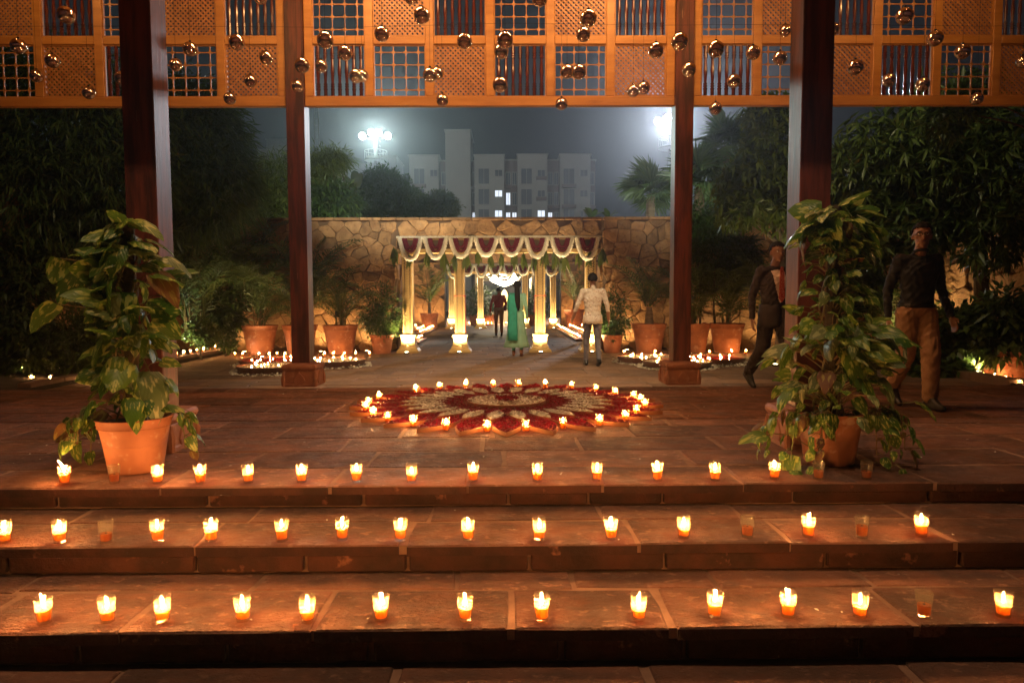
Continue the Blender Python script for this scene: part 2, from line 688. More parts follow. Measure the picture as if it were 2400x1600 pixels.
# steps
steps = bpy.data.objects.new('stone_steps', None); link(steps); tag(steps, kind='structure')
tops = [(PLAT0, 0.0)] + list(STEP)
for i, (yf, z) in enumerate(tops):
    yb = 8.06 if i == 0 else tops[i - 1][0] + .10
    zb = tops[i + 1][1] if i < 2 else GZ
    ye = yf + .45 if i == 0 else yb
    b = MB(); b.box((0, (yf + .014 + ye) / 2, z - .028), (16, ye - yf - .014, .044))
    b.build('tread_bed', MT['mortar'], steps)
    if i > 0:
        b = MB(); b.box((0, (yf + .15 + ye) / 2, z - .11), (16, ye - yf - .15, .11))
        b.build('step_core', MT['mortar'], steps)
    # riser backing and stones, set back under the nosing
    b = MB(); b.box((0, yf + .10, (z + zb) / 2 - .035), (16, .08, z - zb + .03))
    b.build('riser_backing', MT['mortar'], steps)
    x = -4.4
    hgt = (z - .05) - zb - .012
    while x < 4.4:
        w = rnd.uniform(.42, .95)
        b = MB(); b.box((0, 0, 0), (w - rnd.uniform(.008, .03), .07, hgt), ch=.008)
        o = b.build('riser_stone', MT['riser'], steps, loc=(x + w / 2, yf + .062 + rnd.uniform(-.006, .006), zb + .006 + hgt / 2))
        x += w
    # nosing slabs
    d1 = .42 if i == 0 else (.36 if i == 1 else .385)
    slab_row(steps, yf, yf + d1, z, -4.2, 4.2, .6, 1.15, .022, MT['slab'], thick=.052, ch=.008, name='nosing_slab', front=True)
    if i > 0:
        slab_row(steps, yf + d1, yb - .04, z, -3.6, 3.6, .5, 1.1, .022, MT['slab'], name='tread_slab')

# pavilion platform
b = MB(); b.box((0, (PLAT0 + .46 + PLAT1) / 2, -.262), (18, PLAT1 - PLAT0 - .46, .514))
plat = tag(b.build('platform', MT['mortar']), kind='structure')
y = PLAT0 + .42
ri = 0
while y < PLAT1 - .05:
    d = min(rnd.choice((.30, .38, .42, .46)), PLAT1 - y)
    if PLAT1 - y - d < .2:
        d = PLAT1 - y
    hx = y * .78 + .8
    slab_row(plat, y, y + d, 0.0, -hx, hx, .6, 1.2, .024, MT['slab'])
    y += d

# courtyard
b = MB(); b.box((0, 40, CY - .105), (34, 64.0 - .02, .19))
court = tag(b.build('courtyard', MT['mortar']), kind='structure')
y = PLAT1 + .02
while y < 17.5:
    d = rnd.choice((.42, .5, .58))
    hx0, hx1 = max(-6.4, -y * .76 - .5), min(7.0, y * .76 + .5)
    if y < 8.9:
        y += d
        continue
    slab_row(court, y, y + d, CY, hx0, hx1, .6, 1.15, .022, MT['court'], jz=.002)
    y += d
while y < 33:
    slab_row(court, y, y + 1.0, CY, -4.2, 4.2, 1.3, 2.0, .03, MT['court'], jz=.002)
    y += 1.0

# planted beds and their kerbs
b = MB(); b.box((-10.2, 12.8, CY - .02), (7.2, 8.0, .16))
tag(b.build('planted_bed_soil', MT['soil']), kind='structure')
b = MB(); b.box((10.4, 12.8, CY - .02), (6.6, 8.0, .16))
tag(b.build('planted_bed_soil', MT['soil']), kind='structure')
for nm, xk, ya, yb in (('kerb', -6.72, 9.5, 16.6), ('kerb', 7.16, 9.5, 16.6)):
    b = MB()
    yy = ya
    k = bpy.data.objects.new(nm, None); link(k); tag(k, kind='structure')
    while yy < yb:
        l = rnd.uniform(.7, 1.0)
        b = MB(); b.box((0, 0, 0), (.2, l - .012, .17), ch=.012)
        b.build('kerb_stone', MT['court'], k, loc=(xk, yy + l / 2, CY + .035))
        yy += l

# ================================================================== rubble walls
def clip(poly, a, b_, c):
    """keep a*x + b*y <= c"""
    out = []
    n = len(poly)
    for i in range(n):
        p, q = poly[i], poly[(i + 1) % n]
        dp, dq = a * p[0] + b_ * p[1] - c, a * q[0] + b_ * q[1] - c
        if dp <= 0:
            out.append(p)
        if (dp < 0 < dq) or (dq < 0 < dp):
            t = dp / (dp - dq)
            out.append((p[0] + (q[0] - p[0]) * t, p[1] + (q[1] - p[1]) * t))
    return out


def rubble(u0, u1, v0, v1, cell, gap=.007):
    pts = []
    nu, nv = max(1, round((u1 - u0) / cell)), max(1, round((v1 - v0) / (cell * .9)))
    for i in range(-1, nu + 1):
        for j in range(-1, nv + 1):
            pts.append((u0 + (i + .5 + rnd.uniform(-.49, .49)) * (u1 - u0) / nu, v0 + (j + .5 + rnd.uniform(-.46, .46)) * (v1 - v0) / nv))
    res = []
    for p in pts:
        if not (u0 < p[0] < u1 and v0 < p[1] < v1):
            continue
        poly = [(u0, v0), (u1, v0), (u1, v1), (u0, v1)]
        for q in pts:
            if q is p or abs(q[0] - p[0]) > cell * 2.4 or abs(q[1] - p[1]) > cell * 2.4:
                continue
            a, b_ = q[0] - p[0], q[1] - p[1]
            l = math.hypot(a, b_)
            if l < 1e-6:
                continue
            c = (a * (p[0] + q[0]) / 2 + b_ * (p[1] + q[1]) / 2) - gap * l * .5 * rnd.uniform(.6, 1.8)
            poly = clip(poly, a, b_, c)
            if len(poly) < 3:
                break
        # drop tiny edges
        q = []
        for k in range(len(poly)):
            a, b_ = poly[k], poly[(k + 1) % len(poly)]
            if math.hypot(a[0] - b_[0], a[1] - b_[1]) > .03:
                q.append(a)
        if len(q) >= 3:
            cx = sum(t[0] for t in q) / len(q); cy2 = sum(t[1] for t in q) / len(q)
            res.append(((cx, cy2), [(a - cx + rnd.uniform(-.012, .012), b_ - cy2 + rnd.uniform(-.012, .012)) for a, b_ in q]))
    return res


def stone_face(parent, u0, u1, v0, v1, cell, place, n_out):
    """place(u, v) -> world point on the wall plane; n_out: outward normal"""
    n_out = Vector(n_out)
    udir = (Vector(place(1, 0)) - Vector(place(0, 0))).normalized()
    vdir = Vector((0, 0, 1))
    flip = udir.cross(vdir).dot(n_out) < 0
    for (cu, cv), poly in rubble(u0, u1, v0, v1, cell):
        if flip:
            poly = poly[::-1]
        b = MB()
        pr = rnd.uniform(.02, .075)
        ta, tb = rnd.uniform(-.12, .12), rnd.uniform(-.12, .12)
        b.prism(poly, -.03, pr, min(.013, pr * .5), xf=lambda p: udir * p.x + vdir * p.y + n_out * (p.z + (max(-.02, ta * p.x + tb * p.y) if p.z > 0 else 0)))
        put('stone', b.mesh('stone', MT['wallstone']), parent, Vector(place(cu, cv)))


def coping(parent, place, u0, u1, z, n_out, depth=.30):
    n_out = Vector(n_out)
    u = u0
    while u < u1 - .05:
        w = min(rnd.uniform(.35, .8), u1 - u)
        b = MB(); b.box((0, 0, 0), ((w - .012), depth, .07) if abs(n_out.y) > .5 else (depth, w - .012, .07), ch=.010)
        p = Vector(place(u + w / 2, 0)); p.z = z + .035
        put('coping_stone', b.mesh('coping_stone', MT['wallstone']), parent, p - n_out * (depth / 2 - .09), (0, rnd.uniform(-.01, .01), 0))
        u += w


def wall(name, label, x0, x1, y, z0, z1, cell, thick=.5):
    w = thing(name, label, 'wall')
    b = MB(); b.box(((x0 + x1) / 2, y + thick / 2 + .0, (z0 + z1) / 2), (x1 - x0, thick, z1 - z0))
    b.build('wall_core', MT['walljoint'], w)
    stone_face(w, x0, x1, z0, z1, cell, lambda u, v: (u, y, v), (0, -1, 0))
    coping(w, lambda u, v: (u, y, v), x0, x1, z1, (0, -1, 0))
    return w


OPX0, OPX1 = -2.66, 2.36
wl = wall('stone_wall', 'golden rubble stone wall behind the pots, on the gate\'s palm side', SIDE_L, OPX0, WALL_Y, CY, WALL_TOP, .31)
wl['label'] = 'golden rubble stone wall behind the potted palms, left of the carved gate'
wr = wall('stone_wall', 'golden rubble stone wall right of the carved gate, behind the man in the printed shirt', OPX1, SIDE_R, WALL_Y, CY, WALL_TOP, .31)
wc = wall('stone_lintel_wall', 'dim rubble stone band bridging the opening above the front gate garlands', OPX0, OPX1, WALL_Y + .02, 2.25, WALL_TOP, .34, .45)
for s, xx in ((1, OPX0), (-1, OPX1)):
    stone_face(wl if s > 0 else wr, WALL_Y + .02, WALL_Y + .5, CY, 2.25, .4, lambda u, v, xx=xx: (xx, u, v), (s, 0, 0))
# second wall at the far end of the passage
RW = 30.6
w2 = wall('stone_wall', 'far rubble wall left of the second gate, seen past the first gate', -6.5, -2.75, RW, CY, 2.6, .5)
w3 = wall('stone_wall', 'far rubble wall right of the second gate, seen past the first gate', 2.45, 6.5, RW, CY, 2.6, .5)
w4 = wall('stone_lintel_wall', 'brown band of stone bridging the passage above the far gate', -6.5, 6.5, RW + .01, 2.62, 3.15, .5)
# side walls of the courtyard
def sidewall(label, x, nx, ya, yb):
    w = thing('stone_wall', label, 'wall')
    b = MB(); b.box((x - nx * .25, (ya + yb) / 2, (CY + WALL_TOP) / 2), (.5, yb - ya, WALL_TOP - CY))
    b.build('wall_core', MT['walljoint'], w)
    stone_face(w, ya, yb, CY, WALL_TOP, .50, lambda u, v: (x, u, v), (nx, 0, 0))
    coping(w, lambda u, v: (x, u, v), ya, yb, WALL_TOP, (nx, 0, 0))
    return w
sidewall('shaded block wall behind the left trees and climbing plant', SIDE_L, 1, 9.4, WALL_Y)
sidewall('tall stone wall lit from below behind the man in the dark shirt', SIDE_R, -1, 9.0, WALL_Y)
# ================================================================== pavilion
PX_L, PX_R = -2.49, 2.13
PY_N, PY_F = 4.84, 8.36          # pillar centres, near and far row
PW = .215


def make_pillar(label, x, y, h=5.3):
    t = thing('pavilion_pillar', label, 'pillar', (x, y, 0), 0, 'timber pillars of the pavilion')
    b = MB()
    zs = [.27, 1.3, 2.4, 3.5, h]
    b.box((0, 0, (.27 + h) / 2), (PW, PW, h - .27), ch=.006)
    b.build('shaft', MT['pillarwood'], t)
    b = MB()
    b.lathe([(.196, 0.002), (.196, .03), (.188, .04), (.188, .185), (.180, .195), (.193, .207), (.203, .228), (.201, .25), (.188, .268), (.150, .280), (.128, .285)],
            4, sq=True)
    ped = b.build('pedestal', MT['pedestal'], t)
    # lotus leaf carvings on the corners and faces
    for k in range(4):
        a = k * PI / 2
        R = Matrix.Rotation(a, 3, 'Z')
        b = MB()
        leaf = [(-.055, .03), (.055, .03), (.075, .075), (.052, .125), (.02, .16), (0, .185), (-.02, .16), (-.052, .125), (-.075, .075)]
        b.prism(leaf, .186, .198, .006, xf=lambda p, R=R: R @ Vector((p.x, -p.z, p.y)))
        b.build('leaf_carving', MT['pedestal'], ped)
    for k in range(4):
        a = k * PI / 2 + PI / 4
        R = Matrix.Rotation(a, 3, 'Z')
        b = MB()
        b.tube([R @ Vector((.272, 0, .01)), R @ Vector((.272, 0, .10)), R @ Vector((.263, 0, .19))], [.020, .026, .010], 6)
        b.build('corner_carving', MT['pedestal'], ped)
    return t


make_pillar('tall timber pillar rising behind the left climbing plant, its inner side pale', PX_L, PY_N)
make_pillar('tall timber pillar rising behind the right climbing plant', PX_R, PY_N)
make_pillar('dark red timber pillar on a stone pedestal beside the left floating-candle bowls', PX_L, PY_F)
make_pillar('dark red timber pillar on a stone pedestal beside the right floating-candle bowls', PX_R, PY_F)

# ------------------------------------------------------------------ lattice screens
SY = 8.33
Z_B0 = at_y(1150, 250.5, SY).z       # underside of bottom rail
Z_B1 = at_y(1150, 228, SY).z         # panel bottom
Z_M0 = at_y(1150, 106, SY).z         # panel top / mid rail underside
Z_M1 = at_y(1150, 87, SY).z
PH = Z_M0 - Z_B1
Z_T0 = Z_M1 + PH
Z_T1 = Z_T0 + .12


def lattice_slats(w, h):
    """diagonal strips clipped to the panel rectangle; two layers"""
    out = []
    pitch, sw = .042, .0215
    for s in (1, -1):
        k = -12
        n = int((w + h) / (pitch * math.sqrt(2))) + 1
        for i in range(n):
            c = (i + .5) * pitch * math.sqrt(2)
            # line x + s' y = c
            poly = []
            if s == 1:
                lo, hi = c - sw * .7071, c + sw * .7071
                base = [(0, 0), (w, 0), (w, h), (0, h)]
                p = clip(clip(base, 1, 1, hi), -1, -1, -lo)
            else:
                base = [(0, 0), (w, 0), (w, h), (0, h)]
                lo, hi = c - sw * .7071 - h, c + sw * .7071 - h
                p = clip(clip(base, 1, -1, hi), -1, 1, -lo)
            if len(p) >= 3:
                out.append((s, p))
    return out


def star_bar(b, length, n, horizontal, first, pitch):
    """thin bar with four-pointed swellings at the crossings"""
    r = .0062
    def pt(a, q, d):
        return Vector((a, d, q)) if horizontal else Vector((q, d, a))
    outline = [(0, r)]
    for i in range(n):
        c = first + i * pitch
        outline += [(c - .036, r * .8), (c - .014, .010), (c, .027), (c + .014, .010), (c + .036, r * .8)]
    outline.append((length, r))
    vs, fs = [], []
    for a, q in outline:
        for d in (-.008, .008):
            vs += [pt(a, q, d), pt(a, -q, d)]
    for i in range(len(outline) - 1):
        o, p = i * 4, i * 4 + 4
        fs += [(o, p, p + 1, o + 1), (o + 2, o + 3, p + 3, p + 2), (o, o + 2, p + 2, p), (o + 1, p + 1, p + 3, o + 3)]
    b.add(vs, fs)


BAL_ME = {}


def baluster_mesh(h):
    key = round(h, 3)
    if key not in BAL_ME:
        pr = [(.021, 0), (.021, .07), (.026, .075), (.026, .085), (.018, .09), (.018, .10), (.025, .105), (.025, .115), (.018, .12), (.018, .128),
              (.024, .133), (.024, .142), (.016, .15), (.019, .22), (.024, h * .5), (.019, h - .22), (.016, h - .15)]
        pr += [(r, h - z) for r, z in reversed(pr[:12])]
        b = MB(); b.lathe(pr, 10)
        me = b.mesh('baluster', MT['baluster']); smooth_angle(me, 35)
        BAL_ME[key] = me
    return BAL_ME[key]


SLATS = {}


def make_screen(label, x0, x1, ncol=6):
    t = thing('lattice_screen', label, 'screen', (0, 0, 0), 0, 'timber lattice screens under the pavilion roof')
    W = x1 - x0
    st = .100
    pw = (W - st * (ncol + 1)) / ncol
    D = .075
    for z0, z1 in ((Z_B0, Z_B1), (Z_T0, Z_T1)):
        b = MB(); b.box((0, 0, 0), (W, D, z1 - z0), ch=.006)
        b.build('rail', MT['screenwood'], t, loc=(x0 + W / 2, SY, (z0 + z1) / 2))
    for i in range(ncol + 1):
        b = MB(); b.box((0, 0, 0), (st, D - .006, Z_T0 - Z_B1 - .002), ch=.006)
        b.build('stile', MT['screenwood'], t, loc=(x0 + st / 2 + i * (st + pw), SY, (Z_B1 + Z_T0) / 2))
    for i in range(ncol):
        cx = x0 + st + i * (st + pw) + pw / 2
        b = MB(); b.box((0, 0, 0), (pw - .002, D - .010, Z_M1 - Z_M0), ch=.006)
        b.build('rail', MT['screenwood'], t, loc=(cx, SY, (Z_M0 + Z_M1) / 2))
    kinds = (('grille', 'lattice', 'baluster'), ('baluster', 'grille', 'lattice'))
    for row, (za, zb) in enumerate(((Z_M1, Z_T0), (Z_B1, Z_M0))):
        for i in range(ncol):
            xa = x0 + st + i * (st + pw)
            h = zb - za
            kd = kinds[row][i % 3]
            # inner bead of the opening is the panel's own part
            b = MB()
            bd = .012
            for c, s in (((0, 0, bd / 2), (pw, .03, bd)), ((0, 0, h - bd / 2), (pw, .03, bd)),
                         ((-pw / 2 + bd / 2, 0, h / 2), (bd, .03, h - 2 * bd)), ((pw / 2 - bd / 2, 0, h / 2), (bd, .03, h - 2 * bd))):
                b.box(c, s)
            nm = {'grille': 'star_grille_panel', 'lattice': 'diagonal_lattice_panel', 'baluster': 'baluster_panel'}[kd]
            pn = b.build(nm, MT['screenwood'], t, loc=(xa + pw / 2, SY, za))
            w2, h2 = pw - 2 * bd, h - 2 * bd
            if kd == 'lattice':
                key = (round(w2, 3), round(h2, 3))
                if key not in SLATS:
                    L = []
                    for s, p in lattice_slats(w2, h2):
                        b = MB()
                        y0 = -.009 if s == 1 else .0005
                        b.prism(p, 0, .0085, 0, xf=lambda q, y0=y0: Vector((q.x - w2 / 2, y0 + q.z, q.y + bd)))
                        me = b.mesh('slat', MT['screenslat'])
                        L.append(me)
                    SLATS[key] = L
                for me in SLATS[key]:
                    put('slat', me, pn)
            elif kd == 'baluster':
                n = 7
                for q in range(n):
                    put('baluster', baluster_mesh(h2 - .002), pn, (-w2 / 2 + (q + .5) * w2 / n, 0, bd + .001))
            else:
                px_, pz_ = w2 / 4, h2 / 4
                for q in range(4):
                    b = MB(); star_bar(b, h2, 4, False, pz_ * .5, pz_)
                    b.build('grille_bar', MT['screenslat'], pn, loc=(-w2 / 2 + (q + .5) * px_, 0, bd))
                for q in range(4):
                    b = MB(); star_bar(b, w2, 4, True, px_ * .5, px_)
                    b.build('grille_bar', MT['screenslat'], pn, loc=(-w2 / 2, .003, bd + (q + .5) * pz_))
    return t


make_screen('orange timber lattice screen spanning the two dark red pillars in the middle', PX_L + PW / 2 + .002, PX_R - PW / 2 - .002)
make_screen('orange timber lattice screen left of the left dark red pillar', PX_L - PW / 2 - 4.40, PX_L - PW / 2 - .002)
make_screen('orange timber lattice screen right of the right dark red pillar', PX_R + PW / 2 + .002, PX_R + PW / 2 + 4.40)

# roof over the pavilion (above the picture, it shades the platform)
rf = thing('pavilion_roof', 'timber roof over the platform, above the lattice screens', 'roof')
b = MB(); b.box((0, 6.35, 5.62), (18, 5.2, .16))
b.build('roof_deck', MT['screenwood'], rf)
for x in [-8.0 + 1.0 * i for i in range(17)]:
    b = MB(); b.box((x, 6.35, 5.46), (.10, 5.1, .15), ch=.006)
    b.build('rafter', MT['screenwood'], rf)
for yy in (PY_N, PY_F):
    b = MB(); b.box((0, yy, 5.28), (17.6, .2, .2), ch=.008)
    b.build('tie_beam', MT['pillarwood'], rf)
b = MB(); b.box((0, 4.22, 4.21), (17.6, .06, 2.62), ch=.006)  # unseen deep board, sized to cut the front downlights off the inner platform
b.build('eave_shade_board', MT['pillarwood'], rf)


def can_lamp(label, loc, target, power, col, angle, blend=.7, size=.06, name='spotlight', group='warm spotlights under the roof'):
    """a small cylinder spotlight with a yoke"""
    t = thing(name, label, 'lamp', loc, 0, group)
    d = (Vector(target) - Vector(loc)).normalized()
    R = d.to_track_quat('Z', 'Y').to_matrix()
    b = MB(); b.lathe([(.035, -.16), (.05, -.15), (.055, -.02), (.06, 0), (.052, 0), (.046, -.03)], 14, cap1=True)
    b.v = [tuple(R @ Vector(p)) for p in b.v]
    b.build('housing', MT['fixture'], t, True)
    b = MB(); b.tube([R @ Vector((.065, 0, -.07)), (0.02, 0, .18), R @ Vector((-.065, 0, -.07))], .006, 5)
    b.build('yoke', MT['fixture'], t)
    b = MB(); b.lathe([(.050, .001), (.03, .010), (.001, .014)], 14, cap0=False)
    b.v = [tuple(R @ Vector(p)) for p in b.v]
    b.build('lens', emitmat('spotlight_lens', col, 60., 'NONE'), t)
    spot('spot_light', Vector(loc) + d * .03, target, power, col, angle, blend, size, t)
    return t
for i, (x, lab) in enumerate(((-5.2, 'over the left bay'), (-1.5, 'over the left half of the middle bay'), (1.2, 'over the right half of the middle bay'), (4.6, 'over the right bay'))):
    can_lamp('small black spotlight under the pavilion roof ' + lab, (x, 6.9, 5.15), (x * 1.02, 8.3, 4.0), 58. if abs(x) < 2 else 32., (1., .50, .165), 150., .9, .08)
for i, x in enumerate((-3.2, -.3, 2.7)):
    can_lamp('small black downlight under the front eave, %s of three' % ('leftmost', 'middle one', 'rightmost')[i], (x, 2.6, 5.75), (x, 3.7, 0), 235., (1., .64, .37), 120., .8, .08,
             group='downlights on the front eave')

for x in (-3.2, -.3, 2.7):
    b = MB(); b.tube([(x, 4.2, 5.9), (x, 3.4, 6.0), (x, 2.62, 5.93)], .018, 6)
    b.build('lamp_arm', MT['fixture'], rf)
# two broad ceiling lamps over the rangoli and lamps throwing light up into the rafters
def ceiling_lamp(label, x, y, power):
    t = thing('ceiling_lamp', label, 'lamp', (x, y, 5.36), 0, 'ceiling lamps of the pavilion')
    b = MB(); b.box((0, 0, .02), (1.60, .56, .05), ch=.01); b.build('tray', MT['fixture'], t)
    b = MB(); b.box((0, 0, -.012), (1.52, .48, .010)); b.build('diffuser', emitmat('lamp_diffuser', (1., .50, .21), power, 'AUTO'), t)
ceiling_lamp('flat warm ceiling lamp under the pavilion rafters, left of the rangoli', -1.6, 6.7, 31.)
ceiling_lamp('flat warm ceiling lamp under the pavilion rafters, right of the rangoli', 1.3, 6.7, 31.)
for x in (-3.6, .0, 3.4):
    can_lamp('small spotlight on the tie beam shining up into the rafters, %s' % ('left one' if x < -1 else 'middle one' if x < 1 else 'right one'), (x, 5.2, 4.95), (x, 6.6, 5.6), 110., (1., .5, .18), 140., .9, .08, group='rafter spotlights')

can_lamp('unseen narrow spotlight added under the rafters to brighten the rangoli', (-.05, 6.2, 5.2), (-.05, 6.62, 0), 210., (1., .66, .38), 37., .8, .05)  # extra lamp put in to lift the pale flowers
for x, w_ in ((-2.2, 'left'), (1.9, 'right')):
    can_lamp('warm floodlight under the rear eave aimed at the gate, %s one' % w_, (x, 8.95, 5.1), (x * .6 - .1, 11.9, -.2), 820., (1., .70, .40), 78., .8, .1, group='rear eave floodlights')

can_lamp('warm floodlight under the rear eave aimed at the left trees', (-4.6, 8.95, 5.1), (-7.6, 13.5, 2.4), 95., (1., .82, .50), 95., .8, .1, group='rear eave floodlights')
can_lamp('warm floodlight under the rear eave aimed at the right trees', (4.3, 8.95, 5.1), (6.9, 13.0, 2.4), 230., (1., .82, .50), 95., .8, .1, group='rear eave floodlights')

can_lamp('unseen narrow warm floodlight added under the rear eave to brighten the gate garlands', (-.2, 8.95, 5.1), (-.17, 16.1, 1.9), 1000., (1., .78, .46), 33., .7, .1, group='rear eave floodlights')  # fill light put in for the white swags
can_lamp('unseen floodlight added under the rear eave to brighten the rounded trees', (-1.2, 8.95, 5.25), (-5.2, 30.0, 4.3), 3600., (1., .93, .70), 44., .6, .1, group='rear eave floodlights')  # added fill, thrown over the wall onto the tree crowns
can_lamp('unseen floodlight added under the rear eave to brighten the fan palms', (1.2, 8.95, 5.25), (5.6, 20.0, 4.6), 1500., (1., .95, .75), 40., .6, .1, group='rear eave floodlights')  # added fill, thrown over the wall onto the palm fans

# ------------------------------------------------------------------ mirror balls
BALLS = [(155, 36, 44), (43.5, 109, 40), (123, 143.5, 36), (86, 179, 33), (207.5, 218, 30), (286, 184, 36), (445.6, 115.6, 35), (555, 99.7, 38), (624, 136, 33),
         (587, 190, 31), (539, 231, 30), (707.5, 154, 36), (696.6, 202, 29.5), (762, 95, 40), (753, 155, 31), (412, 152, 31), (610, -6, 34), (989, 37.4, 39), (895, 80.6, 36),
         (808.8, 125, 35), (834, 178.6, 33), (848.6, 177.5, 30), (1007.8, 176, 34), (1024.8, 172, 31), (1036.7, 234.7, 29.5), (1088.8, 97, 37), (1183.7, 94.6, 39.5),
         (1175, 121, 35), (1172, 199, 36), (963.6, -7, 36), (1265, -3, 39), (1378.6, 44, 40), (1367, 81.6, 35), (1329, 168, 33), (1356.5, 169, 35), (1316, 244, 29),
         (1484, 213, 30), (1537.5, 118.6, 36.7), (1593, 98.7, 41), (1614.8, 163.8, 34), (1508, 206.7, 31), (1678, 116, 40), (1765, 124, 35), (1720, 190, 33),
         (1828, 136.6, 34.5), (1840.6, 72, 31), (1951.6, 69, 33), (1677, 254.5, 30.6), (2120, 38, 43), (2191.6, 90.7, 40), (2005, 157.7, 38), (2083.6, 188, 33),
         (2163, 198, 34), (2256, 121.7, 39), (2289, 232, 28), (2397, 145.4, 34)]
bm_ = bmesh.new(); bmesh.ops.create_uvsphere(bm_, u_segments=32, v_segments=20, radius=.07)
BALL_ME = bpy.data.meshes.new('glass_ball'); bm_.to_mesh(BALL_ME); bm_.free()
BALL_ME.shade_smooth(); BALL_ME.materials.append(MT['ball'])
b = MB(); b.lathe([(.010, .066), (.012, .070), (.012, .082), (.006, .085)], 8)
b.tube([(.004 * math.cos(a), 0, .090 + .006 * math.sin(a)) for a in [i * PI / 4 for i in range(9)]], .0012, 4)
CAP_ME = b.mesh('cap', MT['fixture'])
zones = [(-50, 330, 'left of the near left pillar'), (330, 722, 'between the two left pillars'),
         (722, 1150, 'in the left half of the middle bay'), (1150, 1565, 'in the right half of the middle bay'),
         (1565, 1850, 'between the two right pillars'), (1850, 2500, 'right of the near right pillar')]
for za, zb, ztxt in zones:
    L = sorted([q for q in BALLS if za <= q[0] < zb])
    for i, (px, py, d) in enumerate(L):
        r2 = ((px - 1200) ** 2 + (py - 800) ** 2) / FPX ** 2
        Y = min(7.9, max(4.95, .14 * FPX / d * (1 + .25 * r2)))
        p = at_y(px, py, Y)
        if len(L) == 1:
            how = 'only'
        else:
            how = ORD[i + 1]
        t = thing('mirror_ball', '%s silvered ball from the left, of those %s' % (how, ztxt), 'bauble', p, 0, 'silvered balls hanging before the screens')
        put('glass_ball', BALL_ME, t, rot=(rnd.uniform(-.1, .1), rnd.uniform(-.1, .1), 0))
        put('cap', CAP_ME, t)
        b = MB(); b.tube([(0, 0, .094), (rnd.uniform(-.004, .004), 0, 5.37 - p.z)], .0016, 4)
        b.build('thread', MT['wick'], t)
# fine wires strung across the bays that carry the threads
for k, (zz, yy) in enumerate(((4.62, 5.6), (4.25, 6.5), (4.70, 7.2), (4.05, 7.7))):
    n = 9
    b = MB(); b.tube([(-7 + 14 * i / (n - 1), yy + rnd.uniform(-.02, .02), zz + rnd.uniform(-.03, .03)) for i in range(n)], .002, 4)
    o = b.build('wire', MT['wick'])
    tag(o, 'thin dark wire strung across the bays before the screens, %s from the top' % ORD[k + 1], 'wire', 'wires before the screens')
# ================================================================== candle glasses
def glass_mesh():
    b = MB()
    pr_out = [(.0255, 0), (.0265, .002), (.0285, .03), (.0335, .098), (.0345, .104)]
    pr_in = [(.0325, .104), (.0315, .096), (.0268, .03), (.0240, .012)]
    b.lathe(pr_out + pr_in, 20, cap0=True, cap1=True)
    me = b.mesh('glass', MT['glass']); smooth_angle(me, 50)
    return me


def oil_mesh(h):
    b = MB()
    r = .0240 + (h - .012) / .09 * .0068
    b.lathe([(.0232, .0135), (r - .0012, h)], 16)
    me = b.mesh('oil', MT['oil']); smooth_angle(me, 50)
    return me


def flame_mesh(h, lean):
    b = MB()
    pr = [(.0012, 0), (.0040, h * .18), (.0058, h * .40), (.0036, h * .70), (.0005, h)]
    seg = 6
    b.lathe(pr, seg)
    v = []
    for i, p in enumerate(b.v):
        t = (p[2] / h) ** 2
        v.append((p[0] + lean[0] * t, p[1] + lean[1] * t, p[2]))
    b.v = v
    me = b.mesh('flame', MT['flame'], True)
    return me


GLASS = glass_mesh()
OILS = [oil_mesh(h) for h in (.046, .052, .058)]
FLAMES = [flame_mesh(.036, (0, 0)), flame_mesh(.042, (.004, 0)), flame_mesh(.040, (-.005, 0)), flame_mesh(.050, (.006, .0)), flame_mesh(.055, (-.012, 0)), flame_mesh(.06, (-.03, 0))]
b = MB(); b.tube([(0, 0, 0), (.001, 0, .012)], .0012, 4); b.lathe([(.006, -.002), (.006, 0)], 8)
WICK = b.mesh('wick', MT['wick'])


def candle(p, label, group, lit=True, fl=None, s=1.0, tilt=(0, 0)):
    t = thing('candle_glass', label, 'candle', p, rnd.uniform(0, 6.28), group)
    t.rotation_euler = (tilt[0], tilt[1], 0)
    t.scale = (s, s, s)
    put('glass', GLASS, t)
    k = rnd.randrange(3)
    h = (.046, .052, .058)[k]
    put('oil', OILS[k], t)
    put('wick', WICK, t, (0, 0, h + .0015))
    if lit:
        f = fl if fl is not None else rnd.choice((0, 0, 1, 2))
        put('flame', FLAMES[f], t, (0, 0, h + .009), None, rnd.uniform(.85, 1.15))
    return t


K = 2400 / 2352.
row1 = [147, -262, 361, 460, 570, 692, 819, 945, 1086, 1234, 1371, 1510, 1643, 1779, -1880, -1991]
row2 = [2, 130, -237, 357, 480, 644, 783, 917, 1074, 1238, 1405, 1572, -1719, 1859, -1984, 2121]
row3 = [85, 233, 361, 548, 699, 870, 1066, 1244, 1470, 1646, 1817, 1984, -2134, 2318]
spec = {(0, 0): 5, (1, 4): 3, (1, 8): 3, (2, 0): 4, (2, 1): 3, (2, 5): 3, (2, 10): 4, (0, 10): 1, (1, 13): 3}
for ri, (row, z, yy, nm) in enumerate(((row1, 0.003, 3.875, 'top step'), (row2, -.127, 3.29, 'middle step'), (row3, -.274, 2.755, 'lowest step'))):
    for i, x in enumerate(row):
        p = at_y(abs(x) * K, 1100, yy + rnd.uniform(-.012, .012))
        p.z = z
        lit = x > 0
        candle(p, '%s candle glass from the left on the %s, %s' % (ORD[i + 1], nm, 'its flame lit' if lit else 'unlit'), 'candle glasses along the %s' % nm,
               lit, spec.get((ri, i)), 1.0, (rnd.uniform(-.02, .02), rnd.uniform(-.03, .03)))

# ================================================================== flower rangoli
RC = Vector((0.0, 6.64, 0.0))
RC.x = at_z(1187, 956, 0.03).x
NP = 26


